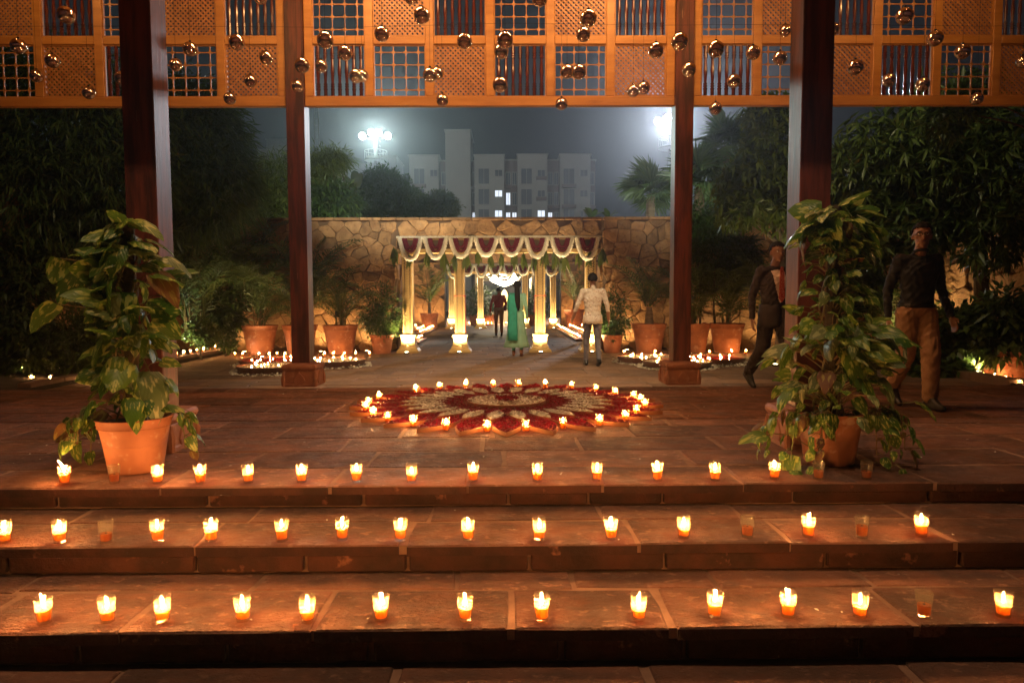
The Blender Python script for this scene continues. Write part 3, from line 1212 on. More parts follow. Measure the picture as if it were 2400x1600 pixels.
def petal_outline(r0, rm, r1, hw, n=5):
    """leaf-shaped outline along +x"""
    pts = []
    for i in range(n + 1):
        t = i / n
        pts.append((r0 + (rm - r0) * t, -hw * math.sin(t * PI / 2) ** .9))
    for i in range(1, n + 1):
        t = i / n
        pts.append((rm + (r1 - rm) * t, -hw * (1 - t ** 1.8) if t < 1 else 0))
    full = pts + [(x, -y) for x, y in reversed(pts[1:-1])]
    return full


def inset(poly, d):
    cx = sum(p[0] for p in poly) / len(poly); cy2 = sum(p[1] for p in poly) / len(poly)
    return [(x + (cx - x) * d / max(.001, math.hypot(cx - x, cy2 - y)), y + (cy2 - y) * d / max(.001, math.hypot(cx - x, cy2 - y))) for x, y in poly]


def in_poly(x, y, poly):
    c = False
    j = len(poly) - 1
    for i in range(len(poly)):
        if (poly[i][1] > y) != (poly[j][1] > y) and x < (poly[j][0] - poly[i][0]) * (y - poly[i][1]) / (poly[j][1] - poly[i][1]) + poly[i][0]:
            c = not c
        j = i
    return c


def tray(poly, h):
    """rim wall and floor of a petal tray"""
    b = MB()
    ins = inset(poly, .010)
    n = len(poly)
    vs = [(x, y, 0.001) for x, y in poly] + [(x, y, h) for x, y in poly] + [(x, y, h) for x, y in ins] + [(x, y, h * .45) for x, y in ins]
    fs = [tuple(range(4 * n - 1, 3 * n - 1, -1))[::-1], tuple(range(n - 1, -1, -1))]
    for r in range(3):
        for i in range(n):
            j = (i + 1) % n
            fs.append((r * n + i, r * n + j, r * n + n + j, r * n + n + i))
    b.add(vs, fs)
    return b


def flakes(poly, n, z, size, mt, curl=1.0, thick=.018, long=1.0, name='flower_petals'):
    """loose petals scattered over a patch"""
    xs = [p[0] for p in poly]; ys = [p[1] for p in poly]
    V, F = [], []
    q = 0
    while q < n:
        x, y = rnd.uniform(min(xs), max(xs)), rnd.uniform(min(ys), max(ys))
        if not in_poly(x, y, poly):
            continue
        q += 1
        a = rnd.uniform(0, 6.28)
        s = size * rnd.uniform(.6, 1.3)
        R = Matrix.Rotation(a, 3, 'Z') @ Matrix.Rotation(rnd.uniform(-.9, .9) * curl, 3, 'X') @ Matrix.Rotation(rnd.uniform(-.6, .6) * curl, 3, 'Y')
        c = Vector((x, y, z + rnd.uniform(0, thick)))
        k = len(V)
        for p in ((-s * long, 0, 0), (0, -s * .5, s * .25), (s * long, 0, s * .1), (0, s * .5, s * .25)):
            V.append(c + R @ Vector(p))
        F += [(k, k + 1, k + 2), (k, k + 2, k + 3)]
    return np_mesh(name, [tuple(v) for v in V], F, mt)


ran = thing('flower_rangoli', 'large round lotus pattern of wooden petal trays filled with red and white flowers', 'rangoli', RC)
hw_o = .122
po = petal_outline(.76, 1.16, 1.51, hw_o)
pm = petal_outline(.58, .80, 1.04, .074)
pi_ = petal_outline(.36, .58, .74, .070)
rings = [(po, .036, 0.0, 'red_petal_tray', MT['redpetal'], 900, .011), (pm, .046, .5, 'white_petal_tray', MT['whiteflower'], 420, .014), (pi_, .041, 0., 'maroon_petal_tray', MT['redpetal'], 220, .010)]
for poly, h, sh, nm, fm, n, sz in rings:
    tm = tray(poly, h).mesh(nm, MT['traywood'])
    fills = [flakes(inset(poly, .010), n, h * .80, sz, fm, .7) for _ in range(3)]
    for k in range(NP):
        a = (k + sh) * 2 * PI / NP + PI / 2
        t_ = put(nm, tm, ran, (0, 0, {.036: 0.0, .046: 0.006, .041: 0.003}[h]), (0, 0, a))
        f_ = put('flower_petals', fills[k % 3], t_)
        f_['kind'] = 'stuff'
circ = lambda r, n: [(r * math.cos(2 * PI * i / n), r * math.sin(2 * PI * i / n)) for i in range(n)]
t_ = tray(circ(.385, 48), .066).build('centre_tray', MT['traywood'], ran)
f_ = put('white_flowers', flakes(circ(.37, 40), 1500, .055, .014, MT['whiteflower'], name='white_flowers'), t_); f_['kind'] = 'stuff'
f_ = put('red_flowers', flakes(circ(.115, 24), 420, .070, .013, MT['redpetal'], thick=.03, name='red_flowers'), t_); f_['kind'] = 'stuff'
for k in range(NP):
    a = -PI / 2 - (k + .5) * 2 * PI / NP + rnd.uniform(-.015, .015)
    if k == 8:
        continue
    r = rnd.uniform(1.31, 1.35)
    lab = '%s candle glass clockwise round the rangoli rim, counted from the frontmost' % ORD[k + 1]
    candle(RC + Vector((r * math.cos(a), r * math.sin(a), .002)), lab, 'candle glasses round the rangoli', True, 3 if k == 11 else None)

# ================================================================== candles in the courtyard
def crow(pxs, y0, y1, z, label, group, unlit=()):
    n = len(pxs)
    for i, px in enumerate(pxs):
        Y = y0 + (y1 - y0) * (i / max(1, n - 1))
        p = at_y(px, 830, Y); p.z = z
        candle(p, '%s candle glass from the left %s' % (ORD[i + 1], label), group, i not in unlit)

crow([551, 569, 584, 607, 631, 649, 668, 691], 15.25, 15.25, CY + .002, 'before the big pots behind the left bowls', 'candles before the left pots', (2,))
crow([748, 761, 782, 807, 834, 866], 15.25, 15.25, CY + .002, 'before the pots between left pillar and gate', 'candles before the left pots', (0,))
crow([1463, 1536, 1663, 1715, 1748, 1781], 15.3, 15.3, CY + .002, 'before the pots right of the gate', 'candles before the right pots')
for i in range(10):
    Y = 13.3 + i * .31
    candle((-6.72, Y, CY + .125), '%s candle glass along the kerb by the lit bush, counted from the pillar' % ORD[i + 1], 'candles along the left kerb', True)
crow([27, 71, 115, 168, 207], 10.7, 10.7, CY + .002, 'at the edge of the left planting, far left', 'candles by the left planting', (0,))
for i, (px, yy) in enumerate(((2272, 10.9), (2302, 10.6), (2331, 10.3), (2358, 10.0), (2391, 9.5))):
    p = at_y(px, 880, yy); p.z = CY + .002
    candle(p, '%s candle glass from the left before the big pots at far right' % ORD[i + 1], 'candles at the right planting', True)
# candles in the passage
for nm, x, ya, yb, n in (('inner left', -2.62, 19.5, 21.0, 5), ('middle left', -3.05, 24.2, 28.5, 9), ('outer left', -3.45, 26.5, 29.6, 6), ('back left', -3.9, 27.5, 29.4, 5),
                         ('inner right', 2.20, 20.4, 29.2, 16), ('outer right', 2.72, 23.4, 29.2, 10), ('back right', 3.2, 26.2, 29.4, 6)):
    b = MB(); b.box((x, (ya + yb) / 2, CY + .035), (.30, yb - ya + .5, .06), ch=.01)
    tag(b.build('candle_plinth', MT['traywood']), 'low orange plinth under the %s candle row inside the passage' % nm, 'plinth', 'candle plinths in the passage')
    for i in range(n):
        candle((x + rnd.uniform(-.02, .02), ya + (yb - ya) * i / (n - 1), CY + .067), '%s candle from the near end of the %s row inside the passage' % (ORD[i + 1], nm),
               'candles lining the passage', True, None, 1.05)
for i, px in enumerate((1100, 1108, 1136, 1144, 1152, 1178, 1186, 1194, 1246)):
    p = at_y(px, 760, 33.2); p.z = CY + .002
    candle(p, '%s candle from the left in the row beyond the far gate' % ORD[i + 1], 'candles beyond the far gate', True, None, 1.3)

# ================================================================== bowls of floating candles
FLOAT_FL = flame_mesh(.034, (0, 0))
b = MB(); b.lathe([(.022, 0), (.024, .004), (.024, .014), (.020, .014), (.019, .010)], 12)
CUP = b.mesh('wax_cup', MT['whiteflower'])


def urli(x, y, r, kind, where):
    t = thing('flower_bowl', 'wide clay bowl %s%s' % ('', where), 'bowl', (x, y, CY), 0, 'bowls of floating candles')
    b = MB()
    b.lathe([(r * .72, .002), (r * .95, .05), (r, .125), (r * 1.015, .135), (r * .985, .138), (r * .97, .125), (r * .92, .07)], 40)
    me = b.mesh('bowl', MT['bowl']); smooth_angle(me, 40)
    put('bowl', me, t)
    b = MB(); b.lathe([(r * .955, .104), (r * .955, .106)], 40)
    b.build('water', MT['waterred'] if kind == 'red' else MT['bowl'], t)
    f = put('floating_petals', flakes(circ(r * .93, 32), 1500 if kind != 'red' else 500, .108, .016, MT['whiteflower'] if kind != 'red' else MT['redpetal'], .5, .012,
                                      name='floating_petals'), t)
    f['kind'] = 'stuff'
    # jasmine string laid round the foot
    V, F = [], []
    for i in range(520):
        a = rnd.uniform(0, 6.28)
        rr = r * 1.02 + .055 + rnd.gauss(0, .022)
        z = .012 + abs(rnd.gauss(0, .018))
        c = Vector((rr * math.cos(a), rr * math.sin(a), z))
        s = rnd.uniform(.014, .024)
        R = Matrix.Rotation(rnd.uniform(0, 6.28), 3, 'Z') @ Matrix.Rotation(rnd.uniform(-1.2, 1.2), 3, 'X')
        k = len(V)
        for p in ((-s, 0, 0), (0, -s * .7, s * .6), (s, 0, s * .2), (0, s * .7, s * .6)):
            V.append(tuple(c + R @ Vector(p)))
        F += [(k, k + 1, k + 2), (k, k + 2, k + 3)]
    f = put('jasmine_ring', np_mesh('jasmine_ring', V, F, MT['whiteflower']), t)
    f['kind'] = 'stuff'
    spots = []
    while len(spots) < 10:
        a, q = rnd.uniform(0, 6.28), r * .85 * math.sqrt(rnd.uniform(0, 1))
        p = (q * math.cos(a), q * math.sin(a))
        if all(math.hypot(p[0] - s[0], p[1] - s[1]) > .10 for s in spots):
            spots.append(p)
    spots.sort()
    for i, p in enumerate(spots):
        c = thing('floating_candle', '%s candle from left floating in the bowl %s' % (ORD[i + 1], where), 'candle', (x + p[0], y + p[1], CY + .112), 0, 'candles floating in the bowls')
        put('wax_cup', CUP, c)
        put('flame', FLOAT_FL, c, (0, 0, .014))


urli(-4.06, 11.9, .62, 'white', 'of white flowers frontmost at left')
urli(-4.49, 13.1, .62, 'red', 'of red water left of left red pillar')
urli(-3.30, 12.95, .62, 'white', 'of white flowers right of left red pillar')
urli(2.80, 13.35, .62, 'white', 'of white flowers left of right red pillar')
urli(3.10, 12.35, .62, 'white', 'of white flowers behind the right red pedestal')
urli(3.96, 13.1, .62, 'red', 'of red water right of right red pillar')

# stray petals blown over the steps, platform and courtyard
V, F = [], []
for i in range(150):
    r_ = rnd.random()
    if r_ < .45:
        x, y, z = rnd.uniform(-3.5, 3.5), rnd.uniform(4.0, 7.9), .006
    elif r_ < .65:
        st_ = rnd.choice(((3.24, 3.78, -.124), (2.69, 3.2, -.271), (1.6, 2.6, -.425)))
        x, y, z = rnd.uniform(-2.6, 2.6), rnd.uniform(st_[0], st_[1]), st_[2]
    else:
        x, y, z = rnd.uniform(-5.5, 5.5), rnd.uniform(9.5, 15.5), CY + .006
    s_ = rnd.uniform(.006, .013)
    R = Matrix.Rotation(rnd.uniform(0, 6.28), 3, 'Z') @ Matrix.Rotation(rnd.uniform(-.5, .5), 3, 'X')
    k = len(V)
    for p in ((-s_, 0, 0), (0, -s_ * .6, s_ * .3), (s_, 0, s_ * .2), (0, s_ * .6, s_ * .3)):
        V.append(tuple(Vector((x, y, z)) + R @ Vector(p)))
    F += [(k, k + 1, k + 2), (k, k + 2, k + 3)]
o = put('fallen_petals', np_mesh('fallen_petals', V, F, MT['whiteflower']))
tag(o, 'tiny white petals scattered over the paving and steps', 'petals', kind='stuff')
# ================================================================== carved gates
GATE_X = (-2.33, -1.10, .80, 2.00)
ZTOP = 2.62


def gate(y, label, name='carved_gate'):
    t = thing(name, label, 'gate', (0, y, CY), 0, 'carved golden gates hung with garlands')
    H = 2.35
    for gx in GATE_X:
        b = MB()
        b.box((gx, 0, .44 + (H - .44) / 2), (.235, .30, H - .44), ch=.006)
        p = b.build('pillar', MT['goldpaint'], t)
        b = MB()
        b.lathe([(.26, .002), (.262, .045), (.245, .06), (.235, .075), (.215, .10), (.19, .115), (.20, .125), (.20, .150), (.17, .165), (.17, .18)], 4, sq=True, c=(gx, 0, 0))
        b.build('plinth', MT['goldpaint'], p)
        b = MB()
        b.lathe([(.165, .181), (.172, .19), (.172, .215), (.160, .225), (.160, .37), (.176, .385), (.182, .41), (.182, .425), (.150, .439)], 4, sq=True, c=(gx, 0, 0))
        b.build('base_block', MT['goldpaint'], p)
        b = MB()
        for f in (-1, 1):
            b.prism([(-.11, 0), (.11, 0), (.075, .03), (.045, .085), (.02, .10), (0, .13), (-.02, .10), (-.045, .085), (-.075, .03)], 0, .014, .004,
                    xf=lambda q, f=f, gx=gx: Vector((gx + q.x * f, -f * .2 - f * q.z * -1 * -1, .075 + q.y)))
        b.build('lotus_carving', MT['goldpaint'], p)
        # carved front: dark ground, chevrons, bead strings
        b = MB()
        b.box((gx, -.1505, .44 + (H - .50) / 2), (.195, .004, H - .56))
        b.build('carved_ground', MT['golddark'], p)
        b = MB()
        n = 21
        for i in range(n):
            z = .50 + i * (H - .66) / n
            for s in (-1, 1):
                for dz, ww in ((0, .058), (.040, .046)):
                    b.prism([(0, dz), (s * ww, dz + .030), (s * ww, dz + .048), (0, dz + .020)][::s], 0, .012, .003,
                            xf=lambda q, z=z: Vector((gx + q.x, -.152 - q.z, z + q.y)))
        b.build('chevron_carving', MT['goldpaint'], p)
        for s in (-1, 1):
            b = MB()
            m = 44
            for i in range(m):
                z = .48 + i * (H - .60) / m
                b.box((gx + s * .083, -.156, z), (.022, .012, .026), ch=.004)
            b.build('bead_carving', MT['goldpaint'], p)
        b = MB(); b.lathe([(.125, H - .10), (.15, H - .06), (.165, H - .03), (.165, H - .001)], 4, sq=True, c=(gx, 0, 0))
        b.build('capital', MT['goldpaint'], p)
    xc, W = (GATE_X[0] + GATE_X[3]) / 2, GATE_X[3] - GATE_X[0] + .46
    for (z0, z1, d, m_) in ((H, H + .09, .34, 'goldpaint'), (H + .092, H + .30, .30, 'golddark'), (H + .302, H + .38, .38, 'goldpaint')):
        b = MB(); b.box((xc, 0, (z0 + z1) / 2), (W, d, z1 - z0), ch=.006)
        b.build('beam', MT[m_], t)
    return t


def uplight(label, loc, target, power, col, angle=70., group='ground uplights', size=.05, lens=30.):
    t = thing('ground_uplight', label, 'lamp', loc, 0, group)
    d = (Vector(target) - Vector(loc)).normalized()
    b = MB(); b.lathe([(.055, 0), (.06, .01), (.06, .035), (.046, .037)], 14, cap1=False)
    b.build('housing', MT['fixture'], t)
    b = MB(); b.lathe([(.046, .033), (.03, .040), (.001, .043)], 14, cap0=False)
    m = emitmat('uplight_lens', col, lens)
    b.build('lens', m, t, True)
    spot('uplight_beam', Vector(loc) + Vector((0, 0, .06)), target, power, col, angle, .7, size, t)
    return t


def flower_rope(pts, r, n, size, mt, name):
    """thick rope of small flowers along a curve"""
    pts = [Vector(p) for p in pts]
    seg = [(pts[i + 1] - pts[i]).length for i in range(len(pts) - 1)]
    tot = sum(seg)
    V, F = [], []
    for _ in range(n):
        d = rnd.uniform(0, tot)
        i = 0
        while i < len(seg) - 1 and d > seg[i]:
            d -= seg[i]; i += 1
        p = pts[i].lerp(pts[i + 1], min(1, d / max(seg[i], 1e-6)))
        dr = Vector((rnd.gauss(0, 1), rnd.gauss(0, 1), rnd.gauss(0, 1))).normalized()
        p = p + dr * r * rnd.uniform(.7, 1.05)
        s = size * rnd.uniform(.7, 1.25)
        u = dr.cross(Vector((rnd.gauss(0, 1), rnd.gauss(0, 1), rnd.gauss(0, 1)))).normalized()
        v = dr.cross(u)
        k = len(V)
        for q in (u * s, v * s, -u * s, -v * s):
            V.append(tuple(p + q * .8 - dr * s * .3))
        V.append(tuple(p + dr * s * .5))
        F += [(k, k + 1, k + 4), (k + 1, k + 2, k + 4), (k + 2, k + 3, k + 4), (k + 3, k, k + 4)]
    return V, F


def core(pts, r, b):
    b.tube(pts, r, 6)


def swag_curve(x0, x1, ztop, drop, y, n=14):
    out = []
    for i in range(n + 1):
        t = i / n
        u = (t - .5) * 2
        out.append((x0 + (x1 - x0) * t, y - .02 * (1 - u * u), ztop - drop * (1 - abs(u) ** 2.6)))
    return out


def garlands(y, which, nsw, sc):
    x0, x1 = GATE_X[0] - .20, GATE_X[3] + .20
    zt = CY + 2.72
    w = (x1 - x0) / nsw
    # straight string along the top
    pts = [(x0 - .03 + (x1 - x0 + .06) * i / 12, y - .23, zt - .01) for i in range(13)]
    V, F = flower_rope(pts, .030, int(900 * sc), .016, MT['whiteflower'], 'g')
    t = thing('flower_string', 'straight white flower string along the top beam of the %s' % which, 'garland')
    b = MB(); b.tube(pts, .026, 6); b.build('string_core', MT['whiteflower'], t)
    o = put('blossoms', np_mesh('blossoms', V, F, MT['whiteflower']), t); o['kind'] = 'stuff'
    for i in range(nsw):
        a = x0 + i * w
        t = thing('flower_swag', '%s white and maroon flower swag from the left on the %s' % (ORD[i + 1], which), 'garland', (0, 0, 0), 0, 'flower swags on the %s' % which)
        drop = .44 + rnd.uniform(-.05, .05) + (.03 if i < 2 else 0)
        c = swag_curve(a + .045, a + w - .045, zt - .03, drop, y - .24)
        V, F = flower_rope(c, .058, int(900 * sc), .022, None, 's')
        b = MB(); core(c, .050, b); b.build('rope_core', MT['whiteflower'], t)
        o = put('white_blossoms', np_mesh('white_blossoms', V, F, MT['whiteflower']), t); o['kind'] = 'stuff'
        for q, dd in enumerate((.20, .29)):
            c2 = swag_curve(a + .135 + (.05 - q * .05), a + w - .135 - (.05 - q * .05), zt - .05, dd, y - .225 - q * .01)
            V, F = flower_rope(c2, .036, int(300 * sc), .017, None, 's')
            b = MB(); core(c2, .033, b); o = b.build('maroon_string', MT['maroon'], t)
            o2 = put('maroon_blossoms', np_mesh('maroon_blossoms', V, F, MT['maroon']), o); o2['kind'] = 'stuff'


gate(16.30, 'carved golden four-pillar gate at the near end of the passage')
gate(29.30, 'carved golden four-pillar gate at the far end of the passage')
garlands(16.30, 'front gate', 8, 1.0)
garlands(29.30, 'far gate', 8, .45)
for gi, (gy, pw, wh) in enumerate(((16.30, 430., 'front'), (29.30, 430., 'far'))):
    for i, gx in enumerate(GATE_X):
        uplight('ground light at the foot of the %s gate pillar from the left, %s gate' % (ORD[i + 1], wh), (gx, gy - .42, CY + .004), (gx, gy - .05, 1.5), pw, CREAM, 105., 'uplights at the gate pillars', .04, 60.)
        if i < 2 and gi == 0:
            pass
# red ribbon tied round the second pillar of the front gate, tail hanging
for i, gx in ((1, GATE_X[1]), (2, GATE_X[2])):
    b = MB()
    z = 1.12
    b.box((gx, -.157 + 16.30, z), (.262, .006, .028)); b.box((gx + .133, 16.30, z), (.006, .32, .026)); b.box((gx - .133, 16.30, z), (.006, .32, .026))
    if i == 1:
        b.box((gx + .139, 16.30 - .13, z - .5), (.004, .035, 1.0))
    else:
        b.box((gx - .139, 16.30 - .13, z - .2), (.004, .03, .38))
    o = b.build('red_ribbon', mat('red_ribbon', (.5, .02, .015), .5))
    tag(o, 'red ribbon tied round the %s pillar from the left of the front gate' % ORD[i + 1], 'ribbon')
# mango leaf bunches on a string under the beam
MANGO = []
for k in range(3):
    V, F = [], []
    for j in range(13):
        L = rnd.uniform(.20, .34)
        a = rnd.uniform(0, 6.28)
        sp = rnd.uniform(.05, .45)
        d = Vector((math.cos(a) * sp, math.sin(a) * sp, -1)).normalized()
        u = d.cross(Vector((math.sin(a * 3), math.cos(a * 2), .2))).normalized()
        nn = d.cross(u)
        w = L * .13
        s = Vector((rnd.uniform(-.02, .02), rnd.uniform(-.02, .02), -rnd.uniform(0, .06)))
        i0 = len(V)
        V += [tuple(s), tuple(s + d * L * .35 + u * w + nn * .01), tuple(s + d * L * .7 + u * w * .7), tuple(s + d * L), tuple(s + d * L * .7 - u * w * .7), tuple(s + d * L * .35 - u * w + nn * .01)]
        F += [(i0, i0 + 1, i0 + 5), (i0 + 1, i0 + 2, i0 + 5), (i0 + 2, i0 + 4, i0 + 5), (i0 + 2, i0 + 3, i0 + 4)]
    MANGO.append(np_mesh('leaf_bunch', V, F, MT['mango']))
bx = [-2.60, -2.26, -1.86, -1.46, -1.20, -.92, -.66, -.38, -.12, .18, .40, .66, .92, 1.12, 1.36, 1.72, 1.98, 2.26]
for i, x in enumerate(bx):
    z = CY + 2.37 - .04 * math.sin(i * 1.9) + (.12 if i in (0, 17) else 0)
    o = put('mango_leaf_bunch', MANGO[i % 3], None, (x, 16.30 - (.31 if i in (0, 4, 12, 17) else .20) + rnd.uniform(-.03, .03), z), (0, 0, rnd.uniform(0, 6)), rnd.uniform(1.1, 1.5))
    tag(o, '%s hanging bunch of green mango leaves from the left on the front gate' % ORD[i + 1], 'leaves', 'mango leaf bunches on the front gate')
b = MB(); b.tube([(x, 16.30 - .2, CY + 2.38 - .04 * math.sin(i * 1.9)) for i, x in enumerate(bx)], .004, 4)
tag(b.build('leaf_string', MT['stem']), 'thin pale string carrying the mango leaf bunches below the gate beam', 'string')

# shrine canopy beyond the far gate, its chandelier blazing
SX = at_y(1182, 640, 36.).x
sh = thing('flower_canopy', 'white draped canopy with a blazing chandelier beyond the far gate', 'canopy', (SX, 36.0, CY))
for sx in (-1.15, 1.15):
    for sy in (-.8, .8):
        b = MB(); b.box((sx, sy, 1.2), (.10, .10, 2.4), ch=.01); b.build('post', MT['whiteflower'], sh)
b = MB(); b.box((0, 0, 2.50), (2.6, 1.9, .18), ch=.03); b.build('canopy_top', MT['whiteflower'], sh)
for q in range(3):
    for i in range(3):
        c = swag_curve(-1.2 + i * .8, -1.2 + (i + 1) * .8, 2.45 - q * .13, .42, -.97 - q * .03)
        b = MB(); b.tube(c, .05, 6); b.build('drape', MT['whiteflower'], sh)
b = MB()
b.lathe([(.05, 2.3), (.62, 2.25), (.75, 2.05), (.55, 1.75), (.1, 1.55)], 20)
b.build('chandelier', emitmat('chandelier_glow', (1., .80, .50), 75.), sh, True)
sh.scale = (1.25, 1.25, 1.25)
b = MB(); b.box((0, .2, .30), (1.3, .8, .6), ch=.02); b.build('altar', MT['whiteflower'], sh)
b = MB(); b.lathe([(.22, .6), (.26, .7), (.2, .9), (.16, 1.1), (.10, 1.3), (.02, 1.4)], 14, c=(0, .2, 0)); b.build('altar_vase', MT['goldpaint'], sh, True)
# ================================================================== plants
def leaf_cloud(blobs, nspray, per, L, W, droop=.5, spread=.9, whorl=False, shell=.45, seed=1, sag=.12, jitter=.10):
    """blobs: (center, radii, weight). many leaf faces grouped in sprays through a crown's volume"""
    g = np.random.default_rng(seed)
    C = np.array([b[0] for b in blobs]); R = np.array([b[1] for b in blobs]); Wt = np.array([b[2] for b in blobs], float)
    bi = g.choice(len(blobs), nspray, p=Wt / Wt.sum())
    d = g.normal(size=(nspray, 3)); d /= np.linalg.norm(d, axis=1, keepdims=True)
    rr = (shell ** 3 + (1 - shell ** 3) * g.random(nspray)) ** (1 / 3.)
    rr *= 1 + g.normal(0, jitter, nspray)
    c = C[bi] + d * rr[:, None] * R[bi]
    o = d.copy(); o[:, 2] = o[:, 2] * .5 + .1
    o /= np.linalg.norm(o, axis=1, keepdims=True)
    n = nspray * per
    c = np.repeat(c, per, 0); o = np.repeat(o, per, 0)
    k = np.tile(np.arange(per), nspray)
    if whorl:
        a = np.cross(o, np.array([.2, .1, 1.])); a /= np.linalg.norm(a, axis=1, keepdims=True) + 1e-9
        b_ = np.cross(o, a)
        an = k * 2 * np.pi / per + np.repeat(g.random(nspray) * 6.28, per) + g.normal(0, .25, n)
        dr = a * np.cos(an)[:, None] * spread + b_ * np.sin(an)[:, None] * spread + o * .55
        st = c
    else:
        dr = o + g.normal(0, spread * .6, (n, 3))
        st = c + o * ((k / per) * L * 1.6 - L * .8)[:, None] + g.normal(0, L * .12, (n, 3))
    dr[:, 2] -= droop
    dr /= np.linalg.norm(dr, axis=1, keepdims=True)
    up = np.array([0, 0, 1.]) + g.normal(0, .35, (n, 3))
    s = np.cross(dr, up); s /= np.linalg.norm(s, axis=1, keepdims=True) + 1e-9
    nn = np.cross(s, dr)
    l = L * (.65 + .6 * g.random(n))[:, None]
    w = W * (.7 + .5 * g.random(n))[:, None] * .5
    m = st + dr * l * .42
    tip = st + dr * l; tip[:, 2] -= (l[:, 0] * sag)
    V = np.stack([st, m + s * w - nn * w * .35, tip, m - s * w - nn * w * .35], 1).reshape(-1, 3)
    b0 = np.arange(n) * 4
    F = np.concatenate([np.stack([b0, b0 + 1, b0 + 2], 1), np.stack([b0, b0 + 2, b0 + 3], 1)])
    return V, F


def limb(p0, p1, r0, r1, b, bend=.15, n=6):
    p0, p1 = Vector(p0), Vector(p1)
    off = Vector((rnd.uniform(-1, 1), rnd.uniform(-1, 1), rnd.uniform(-.3, .6))) * (p1 - p0).length * bend
    pts = [p0.lerp(p1, i / n) + off * math.sin(PI * i / n) for i in range(n + 1)]
    b.tube(pts, [r0 + (r1 - r0) * i / n for i in range(n + 1)], 7)


def tree(label, base, fork, blobs, nspray, per, L, W, mt, name='tree', group=None, r=.12, seed=1, **kw):
    base = Vector(base)
    t = thing(name, label, 'tree' if 'tree' in name else ('bamboo' if 'bamboo' in name else 'shrub'), base, 0, group)
    b = MB()
    f = Vector((base.x, base.y, fork)) + Vector((rnd.uniform(-.2, .2), rnd.uniform(-.2, .2), 0))
    limb(base - Vector((0, 0, .1)), f, r, r * .75, b, .06)
    for c, rr, w in blobs:
        limb(f, Vector(c), r * .6, r * .12, b)
        for q in range(3):
            e = Vector(c) + Vector((rnd.uniform(-.7, .7) * rr[0], rnd.uniform(-.7, .7) * rr[1], rnd.uniform(-.6, .7) * rr[2]))
            limb(f.lerp(Vector(c), rnd.uniform(.5, .9)), e, r * .22, r * .05, b)
    b.v = [tuple(Vector(p) - base) for p in b.v]
    b.build('trunk', MT['bark'], t, True)
    V, F = leaf_cloud(blobs, int(nspray * 1.7), per, L, W, seed=seed, **kw)
    V = V - np.array(base)
    put('crown', np_mesh('crown', V, F, MT[mt]), t)
    return t


def blob(px, py, Y, rx, ry, rz, w=1.):
    p = at_y(px, py, Y)
    return (tuple(p), (rx, ry, rz), w)


# big dark trees, left
tree('dark spreading tree with drooping narrow leaves filling the far left under the screen', (-9.6, 12.6, CY), 2.4,
     [blob(120, 330, 12.6, 1.7, 1.3, 1.4, 3), blob(60, 480, 12.0, 1.5, 1.0, 1.1, 2), blob(250, 430, 12.6, 1.2, 1.0, 1.0, 2), blob(-120, 380, 12, 1.4, 1.2, 1.6, 2),
      blob(330, 300, 13.2, .9, .9, .9, 1), blob(160, 200, 13.4, 1.6, .9, .9, 1.2), blob(280, 560, 12.6, .9, .8, .6, 1)], 2600, 9, .24, .035, 'leaf_dark', 'leafy_tree', r=.16, seed=3, droop=.75, sag=.2)
tree('tall dark green tree with narrow leaves right of the near left pillar', (-7.2, 14.4, CY), 2.2,
     [blob(470, 330, 14.2, .85, .9, 1.0, 2), blob(500, 440, 14.2, .85, .9, .8, 2), blob(430, 260, 14.4, .8, .8, .8, 1), blob(440, 500, 14.0, .8, .7, .6, 1)], 1250, 10, .26, .030, 'leaf_mid', 'leafy_tree', r=.11, seed=4, droop=.6, sag=.22)
# hazy bamboo behind the wall, either side of the inner left pillar
tree('pale feathery bamboo behind the wall, left of the left dark red pillar', (-6.6, 19.5, CY), 1.5,
     [blob(650, 420, 19.5, .75, .6, .75, 2), blob(610, 500, 19.3, .9, .6, .7, 2), blob(690, 480, 19.5, .6, .6, .9, 1), blob(560, 470, 19.2, .6, .5, .7, 1)], 700, 9, .26, .030, 'leaf_light', 'bamboo_clump', r=.05, seed=5, droop=.55)
tree('pale feathery bamboo behind the wall, right of the left dark red pillar', (-5.0, 20, CY), 1.6,
     [blob(755, 390, 20, .5, .5, .45, 2), blob(745, 450, 20, .5, .5, .6, 2), blob(790, 370, 20, .35, .4, .25, 1)], 420, 9, .24, .028, 'leaf_light', 'bamboo_clump', r=.05, seed=6, droop=.5)
tree('rounded dense green tree behind the wall, left of the tower block', (-6.0, 33, CY), 3.0,
     [blob(905, 455, 33, 1.38, 1.2, 1.03, 3), blob(850, 480, 33, 1.1, 1.1, .75, 2), blob(960, 485, 32.6, 1.1, 1.1, .75, 2), blob(800, 490, 32.5, .95, .8, .55, 1), blob(890, 425, 33, .8, .8, .6, 1)], 2300, 9, .21, .065, 'leaf_bush', 'dense_tree', r=.10, seed=7, droop=.3, shell=.6)
tree('small rounded green tree behind the wall, just left of the tower block', (-3.5, 33.5, CY), 3.0,
     [blob(1035, 485, 33.5, .75, .8, .68, 2), blob(995, 495, 33.4, .75, .7, .48, 1.2)], 700, 9, .2, .06, 'leaf_mid', 'dense_tree', r=.08, seed=8, droop=.3, shell=.6)
tree('dark brownish shrub on the wall behind the left dark red pillar', (-4.9, 18.0, CY), 1.8,
     [blob(780, 470, 18, .7, .5, .45, 2), blob(740, 510, 17.9, .5, .5, .5, 1)], 480, 8, .2, .04, 'leaf_bush', 'wall_shrub', r=.06, seed=9, droop=.5)
